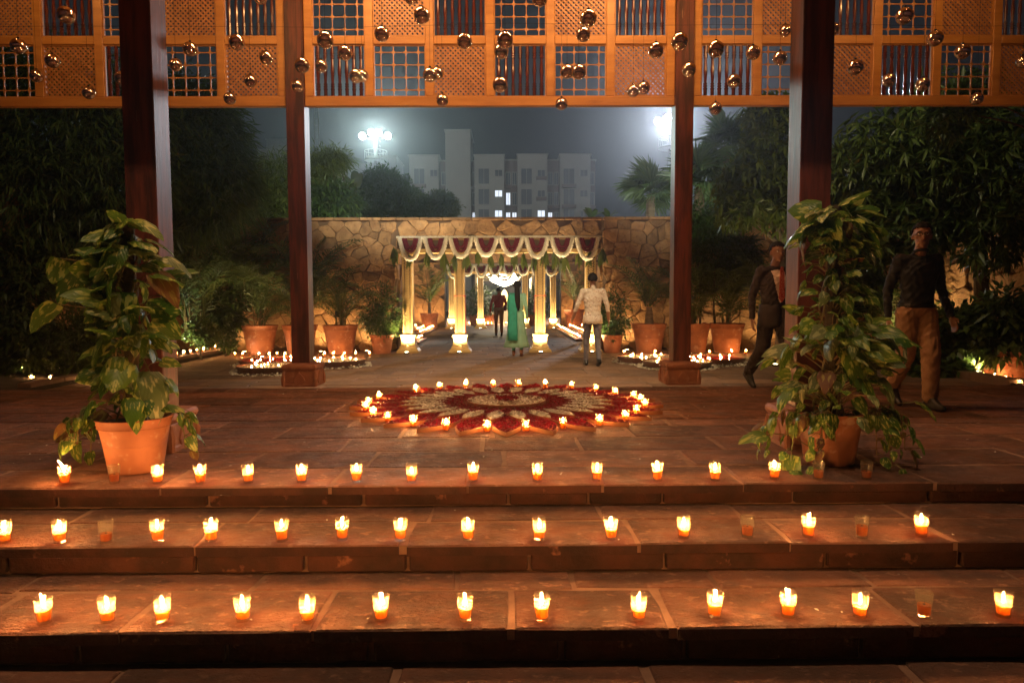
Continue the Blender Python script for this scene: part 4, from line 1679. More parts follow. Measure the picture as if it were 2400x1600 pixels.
# right hand trees
tree('yellow-green tree with drooping pointed leaves left of the near right pillar', (5.3, 13.2, CY), 2.0,
     [blob(1810, 330, 12.8, .55, .6, .75, 2), blob(1770, 430, 12.8, .7, .6, .55, 2), blob(1740, 480, 12.7, .5, .5, .35, 1), blob(1850, 470, 12.8, .6, .6, .6, 1), blob(1800, 265, 12.9, .45, .5, .3, 1)],
     520, 8, .24, .062, 'leaf_light', 'leafy_tree', r=.09, seed=10, droop=.55, whorl=True, spread=1.0)
tree('big dark tree with whorled leaves filling the upper right under the screen', (8.2, 11.6, CY), 2.0,
     [blob(2050, 400, 11.6, .9, .9, .9, 2), blob(2200, 360, 11.2, 1.1, .9, 1.0, 3), blob(2350, 400, 10.8, 1.0, .8, 1.1, 2), blob(2120, 540, 11.2, .8, .6, .55, 1.5), blob(2000, 520, 11.8, .6, .6, .5, 1),
      blob(2250, 250, 11.4, .9, .6, .6, 1), blob(2330, 540, 10.8, .7, .6, .6, 1)], 1300, 8, .24, .055, 'leaf_dark', 'leafy_tree', r=.14, seed=11, droop=.55, whorl=True, spread=1.0)
t_sap = tree('leafy branch poking up before the right screen above the dark tree', (7.4, 9.4, CY), 3.2,
     [blob(2215, 270, 9.3, .28, .25, .30, 2), blob(2260, 225, 9.3, .22, .2, .15, 1)], 70, 8, .20, .045, 'leaf_mid', 'slender_tree', r=.035, seed=12, droop=.5, whorl=True)
# low planting
def shrub(label, px, py, Y, rx, ry, rz, n, L, W, mt, seed, name='garden_shrub', z=None, **kw):
    p = at_y(px, py, Y)
    return tree(label, (p.x, p.y, CY + .05), max(CY + .2, p.z - rz * .5), [(tuple(p), (rx, ry, rz), 2), ((p.x + rx * .4, p.y, p.z - rz * .3), (rx * .7, ry, rz * .7), 1)], n, 8, L, W, mt, name, 'shrubs in the planted beds', r=.03, seed=seed, **kw)
shrub('dark leafy shrub at the far left edge, mid height', 40, 640, 11.6, .55, .5, .8, 260, .15, .05, 'leaf_dark', 21)
shrub('dark low shrub at the far left edge above the candles', 30, 800, 11.3, .7, .4, .5, 260, .17, .05, 'leaf_dark', 22)
shrub('dark low palm-like shrub left of the left climbing plant', 170, 790, 11.6, .6, .4, .5, 260, .26, .022, 'leaf_dark', 23, droop=.3)
shrub('small bright shrub lit white-green by a ground lamp by the kerb', 470, 780, 14.6, .34, .25, .30, 230, .07, .045, 'leaf_light', 24, droop=.1)
shrub('thin green shrub beside the lit one near the kerb', 525, 790, 15.4, .3, .25, .32, 150, .07, .035, 'leaf_mid', 25, droop=.1)
shrub('dark broad-leaved shrub against the wall behind the kerb candles', 500, 725, 15.9, .6, .3, .5, 170, .22, .10, 'leaf_dark', 26)
shrub('dark shrub with broad leaves behind the dark-shirted man, low', 2230, 780, 11.0, .6, .4, .45, 240, .17, .09, 'leaf_dark', 27)
shrub('dark shrub at the far right edge behind the pots', 2360, 770, 10.4, .5, .4, .6, 220, .2, .07, 'leaf_dark', 28)
shrub('dark leafy shrub between the right climbing plant and the dark-shirted man', 2010, 640, 13.6, .5, .4, .75, 260, .17, .05, 'leaf_dark', 29)
shrub('low golden-lit bushy plant low behind the right climbing plant', 2060, 830, 12.2, .35, .3, .35, 200, .14, .02, 'leaf_mid', 30, droop=.2)
shrub('low leafy ground plant at right behind the candles', 2180, 850, 10.9, .5, .3, .22, 160, .12, .08, 'leaf_mid', 31)
shrub('dense dark green shrub right of the right dark red pillar, on the wall', 1690, 590, 16.0, .9, .35, .75, 520, .18, .028, 'leaf_dark', 32)
shrub('dark green shrub above the pots between right red pillar and suited man', 1640, 520, 16.2, .5, .3, .5, 260, .2, .03, 'leaf_bush', 33)

# ------------------------------------------------------------------ feathery palms
def frond_mesh(L, n, leaf, droop, w=.022, seed=1, vee=.5):
    g = random.Random(seed)
    V, F = [], []
    pts = []
    for i in range(n + 1):
        t = i / n
        pts.append(Vector((L * t * (1 - .12 * t * t), 0, L * (.42 * t - droop * t * t))))
    # rachis
    b = MB(); b.tube(pts, [.009 * (1 - .85 * i / n) + .0015 for i in range(n + 1)], 4)
    V += b.v
    for f in b.f:
        if len(f) == 4:
            F += [(f[0], f[1], f[2]), (f[0], f[2], f[3])]
    for i in range(2, n + 1):
        t = i / n
        tan = (pts[i] - pts[i - 1]).normalized()
        l = leaf * math.sin(PI * (.12 + .85 * t)) ** .7 * g.uniform(.85, 1.1)
        for s in (-1, 1):
            side = Vector((0, s, 0))
            d = (side * 1.0 + tan * g.uniform(.45, .75) + Vector((0, 0, vee * g.uniform(.5, 1.)))).normalized()
            p = pts[i] + tan * g.uniform(-.01, .01)
            nn = d.cross(tan).normalized()
            u = d.cross(nn).normalized() * w * .5
            mid = p + d * l * .5
            tip = p + d * l + Vector((0, 0, -l * g.uniform(.25, .5)))
            k = len(V)
            V += [tuple(p), tuple(mid + u), tuple(mid - u), tuple(tip)]
            F += [(k, k + 1, k + 2), (k + 1, k + 3, k + 2)]
    return np_mesh('frond', [tuple(v) for v in V], F, MT['leaf_palm'])


FRONDS = [frond_mesh(1.0, 26, .30, .30, .020, 1), frond_mesh(1.0, 24, .34, .46, .022, 2), frond_mesh(1.0, 28, .28, .18, .018, 3), frond_mesh(1.0, 26, .32, .62, .020, 4)]
POT_ME = {}


def pot_mesh(r, h):
    key = (r, h)
    if key not in POT_ME:
        b = MB()
        b.lathe([(r * .66, 0.002), (r * .69, .01), (r * .80, h * .50), (r * .812, h * .505), (r * .805, h * .515), (r * .885, h * .80), (r * .90, h * .81), (r * .935, h * .83), (r * .925, h * .86),
                 (r * .985, h * .975), (r, h * .985), (r, h), (r * .93, h), (r * .90, h * .97), (r * .87, h * .90)], 40, cap1=False)
        me = b.mesh('pot', MT['terracotta']); smooth_angle(me, 38)
        s = MB(); s.lathe([(r * .88, h * .905), (r * .5, h * .92), (.001, h * .925)], 24, cap0=False)
        POT_ME[key] = (me, s.mesh('soil', MT['soil']))
    return POT_ME[key]


def palm(label, x, y, nf, L, base_z=0., pot=None, cat='palm', group='palms by the walls', up=(.25, 1.2), trunk=None, seed=0, name='feather_palm', spread=.12):
    g = random.Random(seed)
    t = thing(name, label, cat, (x, y, CY), 0, group)
    z0 = base_z
    if pot:
        pm_, sm_ = pot_mesh(*pot)
        put('pot', pm_, t); put('soil', sm_, t)
        z0 = pot[1] * .92
    if trunk:
        b = MB()
        n = 9
        b.tube([(0, 0, z0 - .02 + trunk[1] * i / n) for i in range(n + 1)], [trunk[0] * (1.25 - .5 * i / n) * (1 + .10 * (i % 2)) for i in range(n + 1)], 9)
        b.build('trunk', MT['palmtrunk'], t)
        z0 += trunk[1]
    else:
        b = MB()
        for i in range(max(5, nf // 2)):
            a = g.uniform(0, 6.28); q = g.uniform(0, spread)
            b.tube([(q * math.cos(a), q * math.sin(a), z0 - .02), (q * 1.4 * math.cos(a), q * 1.4 * math.sin(a), z0 + g.uniform(.3, .6) * L)], [.016, .010], 5)
        b.build('canes', MT['stem'], t)
    for i in range(nf):
        a = i * 2.39996 + g.uniform(-.3, .3)
        q = g.uniform(0, spread)
        pitch = g.uniform(*up)
        dz = 0 if trunk else g.uniform(0, .5) * L
        me = FRONDS[g.randrange(4)]
        s = L * g.uniform(.75, 1.15)
        put('frond', me, t, (q * math.cos(a), q * math.sin(a), z0 + dz), (g.uniform(-.25, .25), -pitch, a), s)
    return t


PB = (.41, .68)
palm('areca palm in a big terracotta pot, leftmost of the wall pots', -5.70, 15.82, 22, 1.35, pot=PB, seed=1)
palm('areca palm in a terracotta pot half hidden by the left dark red pillar', -4.80, 15.9, 16, 1.1, pot=PB, seed=2)
palm('areca palm in a big terracotta pot right of the left dark red pillar', -3.84, 15.82, 20, 1.15, pot=PB, seed=3)
palm('stout-trunked palm in a terracotta pot left of the right dark red pillar', 3.33, 15.9, 13, 1.25, pot=PB, trunk=(.085, .45), seed=4, up=(.35, 1.15))
palm('tall areca palm in a terracotta pot just right of the right dark red pillar', 4.36, 15.9, 18, 1.5, pot=PB, seed=5)
palm('areca palm in a big terracotta pot left of the suited man', 5.12, 15.8, 20, 1.45, pot=PB, seed=6)
palm('slender palm in a pot inside the passage at left', -3.25, 28.9, 9, 1.7, pot=PB, trunk=(.06, .5), seed=7)
palm('slender palm in a pot inside the passage at right', 2.95, 29.6, 9, 1.7, pot=(.46, .80), trunk=(.06, .5), seed=8)
palm('large feathery palm arching over the left kerb, no pot', -7.0, 15.3, 30, 2.1, base_z=.6, seed=9, spread=.5, up=(.2, 1.3))
palm('dark feathery palm behind the leftmost potted areca', -6.1, 16.2, 24, 1.8, base_z=1.0, seed=10, spread=.4, up=(.3, 1.4))
palm('dark feathery palm rising beside the left dark red pillar above the pots', -4.7, 16.3, 22, 1.5, base_z=1.1, seed=11, spread=.3, up=(.2, 1.3))
palm('arching palm with golden-lit fronds behind the suited man', 6.0, 15.0, 22, 1.7, base_z=.5, seed=12, spread=.3, up=(.0, 1.1))
palm('drooping feathery palm in the left bed above the lit shrub', -7.6, 13.6, 22, 1.6, base_z=.5, seed=13, spread=.4, up=(.1, 1.2))
palm('low feathery palm in the right bed behind the climbing plant', 7.6, 13.8, 20, 1.4, base_z=.4, seed=14, spread=.3, up=(.1, 1.2))


def potted_bush(label, x, y, pot, rx, rz, n, mt, seed, L=.13, W=.03):
    t = thing('potted_shrub', label, 'potted plant', (x, y, CY), 0, 'potted shrubs by the gate')
    pm_, sm_ = pot_mesh(*pot)
    put('pot', pm_, t); put('soil', sm_, t)
    z = pot[1]
    b = MB()
    for i in range(9):
        a = i * .7
        limb((0, 0, z * .9), (rx * .6 * math.cos(a), rx * .6 * math.sin(a), z + rz * rnd.uniform(.7, 1.5)), .010, .004, b)
    b.build('stems', MT['stem'], t)
    V, F = leaf_cloud([((0, 0, z + rz * .85), (rx, rx, rz), 2), ((0, 0, z + rz * .4), (rx * .75, rx * .75, rz * .5), 1)], n, 8, L, W, droop=.35, seed=seed)
    put('crown', np_mesh('crown', V, F, MT[mt]), t)


potted_bush('dense green bush in a small terracotta pot touching the gate\'s leftmost pillar', -2.92, 16.0, (.29, .44), .52, .62, 420, 'leaf_mid', 41)
potted_bush('dense dark bush in a small terracotta pot beside the printed-shirt man', 2.48, 15.95, (.26, .42), .40, .55, 300, 'leaf_bush', 42)
for i, (px, yy) in enumerate(((1118, 32.6), (1142, 33.6), (1238, 32.6), (1262, 33.4))):
    p = at_y(px, 740, yy)
    potted_bush('dark bush in an orange pot beyond the far gate, %s from the left' % ORD[i + 1], p.x, yy, (.42, .5), .6, .75, 160, 'leaf_bush', 50 + i, .2, .06)
# big empty-looking pots at the right edge
for i, (px, yy, r_) in enumerate(((2335, 10.9, .42), (2395, 10.3, .42), (2240, 11.3, .30))):
    p = at_y(px, 860, yy)
    potted_bush('terracotta pot with dark leaves at the right edge, %s' % ('the middle one', 'the rightmost', 'the smaller left one')[i], p.x, yy, (r_, .45), .42, .3, 70, 'leaf_dark', 60 + i, .2, .07)

# ------------------------------------------------------------------ fan palms over the wall
def fan_mesh(n, seed):
    g = random.Random(seed)
    V, F = [], []
    for i in range(n):
        a = -2.2 + 4.4 * i / (n - 1)
        l = 1.0 * (1 - .25 * abs(a) / 2.2) * g.uniform(.92, 1.05)
        d = Vector((math.cos(a), math.sin(a), 0))
        u = Vector((-math.sin(a), math.cos(a), 0))
        k = len(V)
        w = .042
        z = .03 * (i % 2)
        V += [(0, 0, 0), tuple(d * l * .55 + u * w + Vector((0, 0, z))), tuple(d * l * .55 - u * w + Vector((0, 0, -z))), tuple(d * l + Vector((0, 0, -.22 * g.uniform(.4, 1.4))))]
        F += [(k, k + 1, k + 2), (k + 1, k + 3, k + 2)]
    k = len(V)
    b = MB(); b.tube([(-.9, 0, -.25), (-.4, 0, -.06), (0, 0, 0)], [.018, .014, .012], 4)
    V += b.v
    for f in b.f:
        F += [(f[0] + k, f[1] + k, f[2] + k), (f[0] + k, f[2] + k, f[3] + k)] if len(f) == 4 else []
    return np_mesh('fan_leaf', V, F, MT['leaf_fan'])


FANS = [fan_mesh(30, 1), fan_mesh(26, 2), fan_mesh(34, 3)]


def fan_palm(label, px, py, Y, s, nf, seed):
    g = random.Random(seed)
    p = at_y(px, py, Y)
    t = thing('fan_palm', label, 'palm', (p.x, Y, CY), 0, 'fan palms behind the wall')
    hz = p.z - CY
    b = MB()
    n = 10
    b.tube([(0, 0, hz * i / n) for i in range(n + 1)], [.17 - .05 * i / n + .012 * (i % 2) for i in range(n + 1)], 9)
    b.build('trunk', MT['palmtrunk'], t)
    for i in range(nf):
        a = i * 2.39996
        el = g.uniform(-.5, 1.35)
        d = Vector((math.cos(a) * math.cos(el), math.sin(a) * math.cos(el), math.sin(el)))
        q = d.to_track_quat('X', 'Z').to_euler()
        put('fan_leaf', FANS[g.randrange(3)], t, Vector((0, 0, hz)) + d * s * .6, (q.x + g.uniform(-.6, .6), q.y + g.uniform(-.15, .3), q.z), s * g.uniform(.95, 1.3))
    return t


fan_palm('fan palm behind the wall, left of the right dark red pillar', 1525, 455, 20.5, .72, 16, 1)
fan_palm('tall fan palm behind the wall, topmost, right of the right dark red pillar', 1705, 345, 20.0, .78, 18, 2)
fan_palm('fan palm behind the wall, close to the right side of the right dark red pillar', 1640, 430, 19.5, .78, 18, 3)
fan_palm('fan palm behind the wall, lower right of the tallest fan palm', 1745, 420, 19.6, .7, 15, 4)
# banana plants
def banana(label, px, py, Y, s, n, seed):
    g = random.Random(seed)
    p = at_y(px, py, Y)
    t = thing('banana_plant', label, 'banana plant', (p.x, Y, CY), 0, 'banana plants behind the wall')
    b = MB(); b.tube([(0, 0, 0), (0, 0, p.z - CY)], [.10, .06], 8); b.build('trunk', MT['stem'], t)
    for i in range(n):
        a = g.uniform(0, 6.28)
        V, F = [], []
        m = 7
        for j in range(m + 1):
            u = j / m
            w = .16 * s * math.sin(PI * min(1, u * .93 + .07)) ** .6
            x, z = s * u * .55, s * (u * .9 - .35 * u * u)
            V += [(x, -w, z + w * .35), (x, 0, z), (x, w, z + w * .35)]
        for j in range(m):
            k = j * 3
            F += [(k, k + 1, k + 4), (k, k + 4, k + 3), (k + 1, k + 2, k + 5), (k + 1, k + 5, k + 4)]
        put('banana_leaf', np_mesh('banana_leaf', V, F, MT['leaf_light' if i % 2 else 'leaf_mid'], True), t, (0, 0, p.z - CY), (0, g.uniform(-.3, .3), a))
    return t
banana('banana plant rising behind the wall left of the rounded tree', 835, 450, 32., 1.3, 8, 1)
banana('low banana plant peeping over the wall right of the apartment block', 1385, 515, 21., .55, 7, 2)
banana('low banana plant peeping over the wall near the right fan palm', 1425, 515, 21., .5, 6, 3)

# ------------------------------------------------------------------ climbing plants in the foreground
def pothos_leaf(L, wd, droop, fold, seed):
    g = random.Random(seed)
    n = 9
    V, F = [], []
    rows = []
    for j in range(n + 1):
        t = j / n
        # heart: lobes behind the stalk
        w = wd * L * (math.sin(PI * t ** .62) ** .75) * .5 if 0 < t < 1 else 0.0
        x = L * t
        z = -droop * L * t * t
        wob = g.uniform(-.012, .012)
        rows.append((x, w, z, wob))
    lob = .13 * L
    for j, (x, w, z, wob) in enumerate(rows):
        sh = lob * max(0, 1 - j / 3.) if j > 0 else 0
        wv = .03 * math.sin(j * 2.2 + seed) * min(1, w * 5)
        V += [(x - sh, -w, z + w * fold + wob + wv - w * w * 1.2), (x - sh * .5, -w * .55, z + w * fold * .6), (x, 0, z - .004), (x - sh * .5, w * .55, z + w * fold * .6), (x - sh, w, z + w * fold - wob - wv - w * w * 1.2)]
    for j in range(n):
        k = j * 5
        for q in range(4):
            if j == 0:
                F += [(k, k + 5 + q, k + 6 + q)]
            elif j == n - 1:
                F += [(k + q, k + 7, k + q + 1)]
            else:
                F += [(k + q, k + 5 + q, k + 6 + q), (k + q, k + 6 + q, k + q + 1)]
    return V, F


def leaf_set(mt):
    out = []
    for k in range(5):
        V, F = pothos_leaf(1.0, (.78, .70, .85, .74, .66)[k], (.25, .45, .12, .6, .3)[k], (.18, .3, .1, .25, .42)[k], k + 3)
        out.append(np_mesh('leaf', V, F, MT[mt], True))
    return out


LEAVES = leaf_set('pothos'); LEAVES_P = leaf_set('pothos_pale'); LEAVES_D = leaf_set('pothos_dry')


def climber(label, x, y, pot, H, prof, n, heroes, seed, trails):
    """prof: list of (z, radius, leaf length); heroes: explicit leaves (azimuth, z, reach, length, tilt, kind)"""
    g = random.Random(seed)
    t = thing('climbing_plant', label, 'potted plant', (x, y, 0), 0, 'climbing plants in pots by the pillars')
    pm_, sm_ = pot_mesh(*pot)
    put('pot', pm_, t, (0, 0, .001)); put('soil', sm_, t)
    b = MB()
    m = 14
    b.tube([(g.uniform(-.006, .006), g.uniform(-.006, .006), pot[1] * .9 + (H - pot[1] * .9) * i / m) for i in range(m + 1)], [.042 + g.uniform(-.005, .006) for i in range(m + 1)], 9)
    b.build('moss_pole', MT['mosspole'], t)

    def interp(z):
        for (z0, r0, l0), (z1, r1, l1) in zip(prof, prof[1:]):
            if z0 <= z <= z1:
                q = (z - z0) / (z1 - z0)
                return r0 + (r1 - r0) * q, l0 + (l1 - l0) * q
        return prof[-1][1], prof[-1][2]

    stems = MB()

    def leaf(az, z, reach, ln, tilt, kind, roll=0., x0=None):
        out_ = Vector((math.cos(az), math.sin(az), 0))
        att = (out_ * .045 + Vector((0, 0, z - reach * .35))) if x0 is None else Vector(x0)
        base = out_ * reach + Vector((0, 0, z))
        if x0 is not None:
            base = Vector(x0) + out_ * reach * .4
        ctrl = att.lerp(base, .55) + Vector((0, 0, .10 * reach))
        stems.tube([att, ctrl, base], [.0042, .0034, .0026], 5)
        L_ = {'g': LEAVES, 'p': LEAVES_P, 'd': LEAVES_D}[kind]
        o = put('leaf', L_[g.randrange(5)], t, base, None, ln)
        d = out_ * math.cos(tilt) + Vector((0, 0, -math.sin(tilt)))
        R = d.to_track_quat('X', 'Z').to_matrix() @ Matrix.Rotation(roll, 3, 'X')
        o.rotation_euler = R.to_euler()
        return o

    for i in range(n):
        z = pot[1] * .98 + (H - pot[1]) * ((i + g.random()) / n) ** .9
        r, ln = interp(z)
        az = g.uniform(0, 2 * PI)
        if g.random() < .45:
            az = -PI / 2 + g.gauss(0, 1.0)
        kind = 'g' if g.random() < .82 else ('p' if g.random() < .93 else 'd')
        leaf(az, z, r * g.uniform(.35, 1.05), ln * g.uniform(.6, 1.3), g.uniform(-.45, .95), kind, g.gauss(0, .6))
    for az, z, reach, ln, tilt, kind, roll in heroes:
        leaf(az, z, reach, ln, tilt, kind, roll)
    # trailing vines over the rim
    for (az, length, out_) in trails:
        p = Vector((math.cos(az) * pot[0] * .8, math.sin(az) * pot[0] * .8, pot[1] * .96))
        pts = [p]
        m = 7
        for i in range(1, m + 1):
            q = i / m
            pts.append(p + Vector((math.cos(az) * out_ * math.sin(q * 1.6), math.sin(az) * out_ * math.sin(q * 1.6), .06 * math.sin(q * 3) - length * q * q)))
        stems.tube(pts, .0032, 5)
        for i in range(1, m + 1):
            for _ in range(2 if g.random() < .5 else 1):
                leaf(az + g.uniform(-1.1, 1.1), 0, g.uniform(.08, .2), g.uniform(.06, .12), g.uniform(.5, 1.4), 'g' if g.random() < .85 else 'd', g.gauss(0, .5), pts[i])
    # main vine stems winding up the pole
    for k in range(4):
        ph = k * 1.57 + g.random()
        pts = []
        for i in range(16):
            z = pot[1] * .9 + (H * .93 - pot[1] * .9) * i / 15
            a = ph + i * .35
            rr = .055 + .02 * math.sin(i * 1.3 + k) + .03 * (1 - i / 15)
            pts.append((rr * math.cos(a), rr * math.sin(a), z))
        stems.tube(pts, .006, 5)
    stems.build('stems', MT['stem'], t)
    return t


PI2 = PI / 2
A_L, A_R, A_F = PI, 0.0, -PI2
climber('climbing plant with big heart-shaped leaves in a terracotta pot by the left near pillar', -2.30, 4.20, (.222, .335), 1.53,
        [(.33, .22, .10), (.5, .22, .14), (.8, .18, .16), (1.1, .19, .18), (1.35, .14, .17), (1.6, .03, .14)], 122,
        [(A_R - .2, 1.53, .03, .20, .05, 'g', .3), (A_F, 1.50, .04, .17, -.7, 'g', 0), (A_L + .3, 1.38, .10, .20, .55, 'g', .4), (A_L - .1, 1.20, .34, .21, .9, 'g', .8), (A_L + .1, 1.03, .42, .22, .65, 'g', .5),
         (A_L + .3, 1.30, .36, .16, 1.2, 'g', 1.0), (A_R - .4, 1.35, .06, .22, .1, 'p', -.1), (A_R + .1, 1.31, .20, .18, .15, 'p', .2), (A_R - .3, 1.22, .20, .22, .6, 'd', .4), (A_F - .5, 1.10, .13, .26, 1.25, 'p', .2),
         (A_F + .1, 1.10, .11, .26, 1.35, 'g', .1), (A_L + .6, 1.22, .05, .24, .15, 'p', .2), (A_F - .6, .84, .15, .20, .9, 'g', .1), (A_F + .2, .70, .18, .23, .75, 'g', -.2), (A_R - .6, .62, .14, .29, .85, 'p', .2),
         (A_R - .2, .80, .18, .15, .1, 'g', .3), (A_F + .6, .91, .12, .19, .9, 'p', 0), (A_L + .5, .42, .26, .20, 1.2, 'p', .1), (A_F - .9, .46, .22, .18, 1.1, 'g', .3)],
        31, [(A_L + .1, .16, .16), (A_L - .3, .24, .18), (A_R + .35, .22, .10), (A_L + .5, .10, .14)])
climber('climbing plant with long trailing vines in a terracotta pot by the right near pillar', 2.06, 4.30, (.215, .33), 1.62,
        [(.33, .36, .085), (.5, .38, .10), (.7, .33, .14), (.88, .27, .14), (1.0, .20, .10), (1.25, .17, .09), (1.38, .17, .11), (1.5, .18, .17), (1.7, .04, .16)], 245,
        [(A_R - .8, 1.62, .03, .20, -.5, 'g', 0), (A_L + .3, 1.50, .20, .25, .45, 'g', .5), (A_L - .2, 1.44, .16, .18, 1.0, 'd', .2), (A_R - .3, 1.55, .10, .26, .55, 'p', -.3), (A_R - .1, 1.43, .14, .20, .6, 'g', .2),
         (A_F - .4, 1.50, .06, .20, .9, 'g', 0), (A_F + .3, 1.48, .08, .20, .85, 'g', .2), (A_L + .8, 1.54, .05, .18, .5, 'g', -.2), (A_F - .5, .88, .18, .21, .15, 'g', .3), (A_F + .7, .88, .22, .23, .2, 'p', -.2),
         (A_R - .5, .84, .28, .24, .3, 'g', .1), (A_F + .1, .74, .22, .23, .95, 'g', .1), (A_F + .3, .58, .24, .19, .7, 'g', -.3), (A_R - .7, .56, .28, .20, .8, 'p', .2), (A_L + .5, .50, .36, .18, .4, 'g', .2),
         (A_R, .84, .40, .23, .8, 'g', .4), (A_R - .2, .40, .50, .16, .4, 'g', 0), (A_L + .3, .22, .50, .18, .1, 'g', -.2), (A_L + .6, .10, .40, .24, 1.2, 'g', .1), (A_L + .2, .74, .30, .17, .9, 'g', 1.)],
        47, [(A_L + .2, .22, .26), (A_L + .6, .30, .24), (A_R - .3, .22, .26), (A_R + .1, .16, .32), (A_F - .6, .12, .10), (A_F + .9, .24, .10), (A_R - .7, .30, .18), (A_L + 1.0, .28, .16)])
# ================================================================== apartment block
BY = 102.0
LITWIN = emitmat('lit_window', (.80, .88, 1.0), 1.3)


def bpt(px, py, y=BY):
    return at_y(px, py, y)


def building(name, label, bays, y, base=-1.0):
    """bays: list of dict(x0, x1, top, windows, depth) in photograph pixels"""
    t = thing(name, label, 'building')
    for bay in bays:
        p0, p1 = bpt(bay['x0'], 700, y), bpt(bay['x1'], 700, y)
        top = bpt(bay['x0'], bay['top'], y).z
        dy = bay.get('back', 0.)
        b = MB(); b.box(((p0.x + p1.x) / 2, y + dy + 4, (base + top) / 2), (p1.x - p0.x, 8, top - base))
        w = b.build('wall', MT[bay.get('mat', 'plaster')], t)
        if bay.get('parapet', True):
            b = MB(); b.box(((p0.x + p1.x) / 2, y + dy + 4, top + .1), (p1.x - p0.x + .3, 8.3, .2)); b.build('parapet', MT['plaster'], w)
        for (wx0, wx1, wy0, wy1, lit) in bay.get('windows', ()):
            a, c = bpt(wx0, wy0, y), bpt(wx1, wy1, y)
            b = MB()
            cx, cz, ww, hh = (a.x + c.x) / 2, (a.z + c.z) / 2, abs(c.x - a.x), abs(a.z - c.z)
            b.box((cx, y + dy - .03, cz), (ww, .12, hh))
            wd = b.build('window', LITWIN if lit else MT['darkglass'], w)
            fr = MB()
            for q in (-1, 1):
                fr.box((cx + q * ww / 2, y + dy - .06, cz), (.10, .2, hh + .1))
                fr.box((cx, y + dy - .06, cz + q * hh / 2), (ww - .11, .2, .10))
            fr.box((cx, y + dy - .06, cz), (.06, .18, hh - .11))
            fr.build('window_frame', MT['plaster'], wd)
            if not lit and rnd.random() < .5:
                bb = MB(); bb.box((cx, y + dy - .35, cz - hh / 2 - .3), (ww + .4, .6, .5)); bb.build('window_ledge', MT['plasterdark'], wd)
    return t


rows = [(395, 432), (443, 480), (490, 527), (537, 574), (584, 621)]


def std(x0, x1, litset=()):
    w = x1 - x0
    out = []
    for i, (a, c) in enumerate(rows):
        out.append((x0 + w * .10, x0 + w * .48, a, c, (i, 0) in litset))
        out.append((x0 + w * .66, x0 + w * .92, a + 3, c - 18, (i, 1) in litset))
    return out


def gapw(x0, x1, lit=()):
    w = x1 - x0
    return [(x0 + w * f, x0 + w * f + w * .36, a + 5, c - 2, (i, k) in lit) for i, (a, c) in enumerate(rows) for k, f in enumerate((.08, .56))]


building('apartment_block', 'pale hazy apartment block with projecting bays and a few lit windows', [
    dict(x0=963, x1=1031, top=366, windows=std(963, 1031)),
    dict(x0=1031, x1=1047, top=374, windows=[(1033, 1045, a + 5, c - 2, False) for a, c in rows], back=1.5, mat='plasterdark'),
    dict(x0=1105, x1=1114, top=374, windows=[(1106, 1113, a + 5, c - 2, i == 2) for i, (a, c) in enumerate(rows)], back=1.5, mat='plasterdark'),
    dict(x0=1114, x1=1183, top=365, windows=std(1114, 1183, {(1, 1), (2, 1)})),
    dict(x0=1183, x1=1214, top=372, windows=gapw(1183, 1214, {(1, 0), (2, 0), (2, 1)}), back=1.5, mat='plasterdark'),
    dict(x0=1214, x1=1283, top=364, windows=std(1214, 1283, {(2, 1)})),
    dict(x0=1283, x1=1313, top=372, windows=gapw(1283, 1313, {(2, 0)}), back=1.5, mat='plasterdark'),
    dict(x0=1313, x1=1383, top=364, windows=std(1313, 1383)),
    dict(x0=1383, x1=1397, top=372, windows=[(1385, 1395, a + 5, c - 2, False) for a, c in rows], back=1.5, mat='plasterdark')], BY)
tw = building('stair_tower', 'plain windowless grey tower taller than the apartment block beside it', [dict(x0=1047, x1=1105, top=307)], BY - .6)
building('apartment_block', 'fainter low apartment block behind the floodlight mast', [dict(x0=866, x1=933, top=368, windows=[(918, 932, 405, 420, True), (877, 888, 404, 416, True)]),
                                                                             dict(x0=798, x1=866, top=386)], BY + 14)
building('apartment_block', 'faint tower block left of the left dark red pillar', [dict(x0=634, x1=682, top=328), dict(x0=612, x1=634, top=352)], BY + 40)

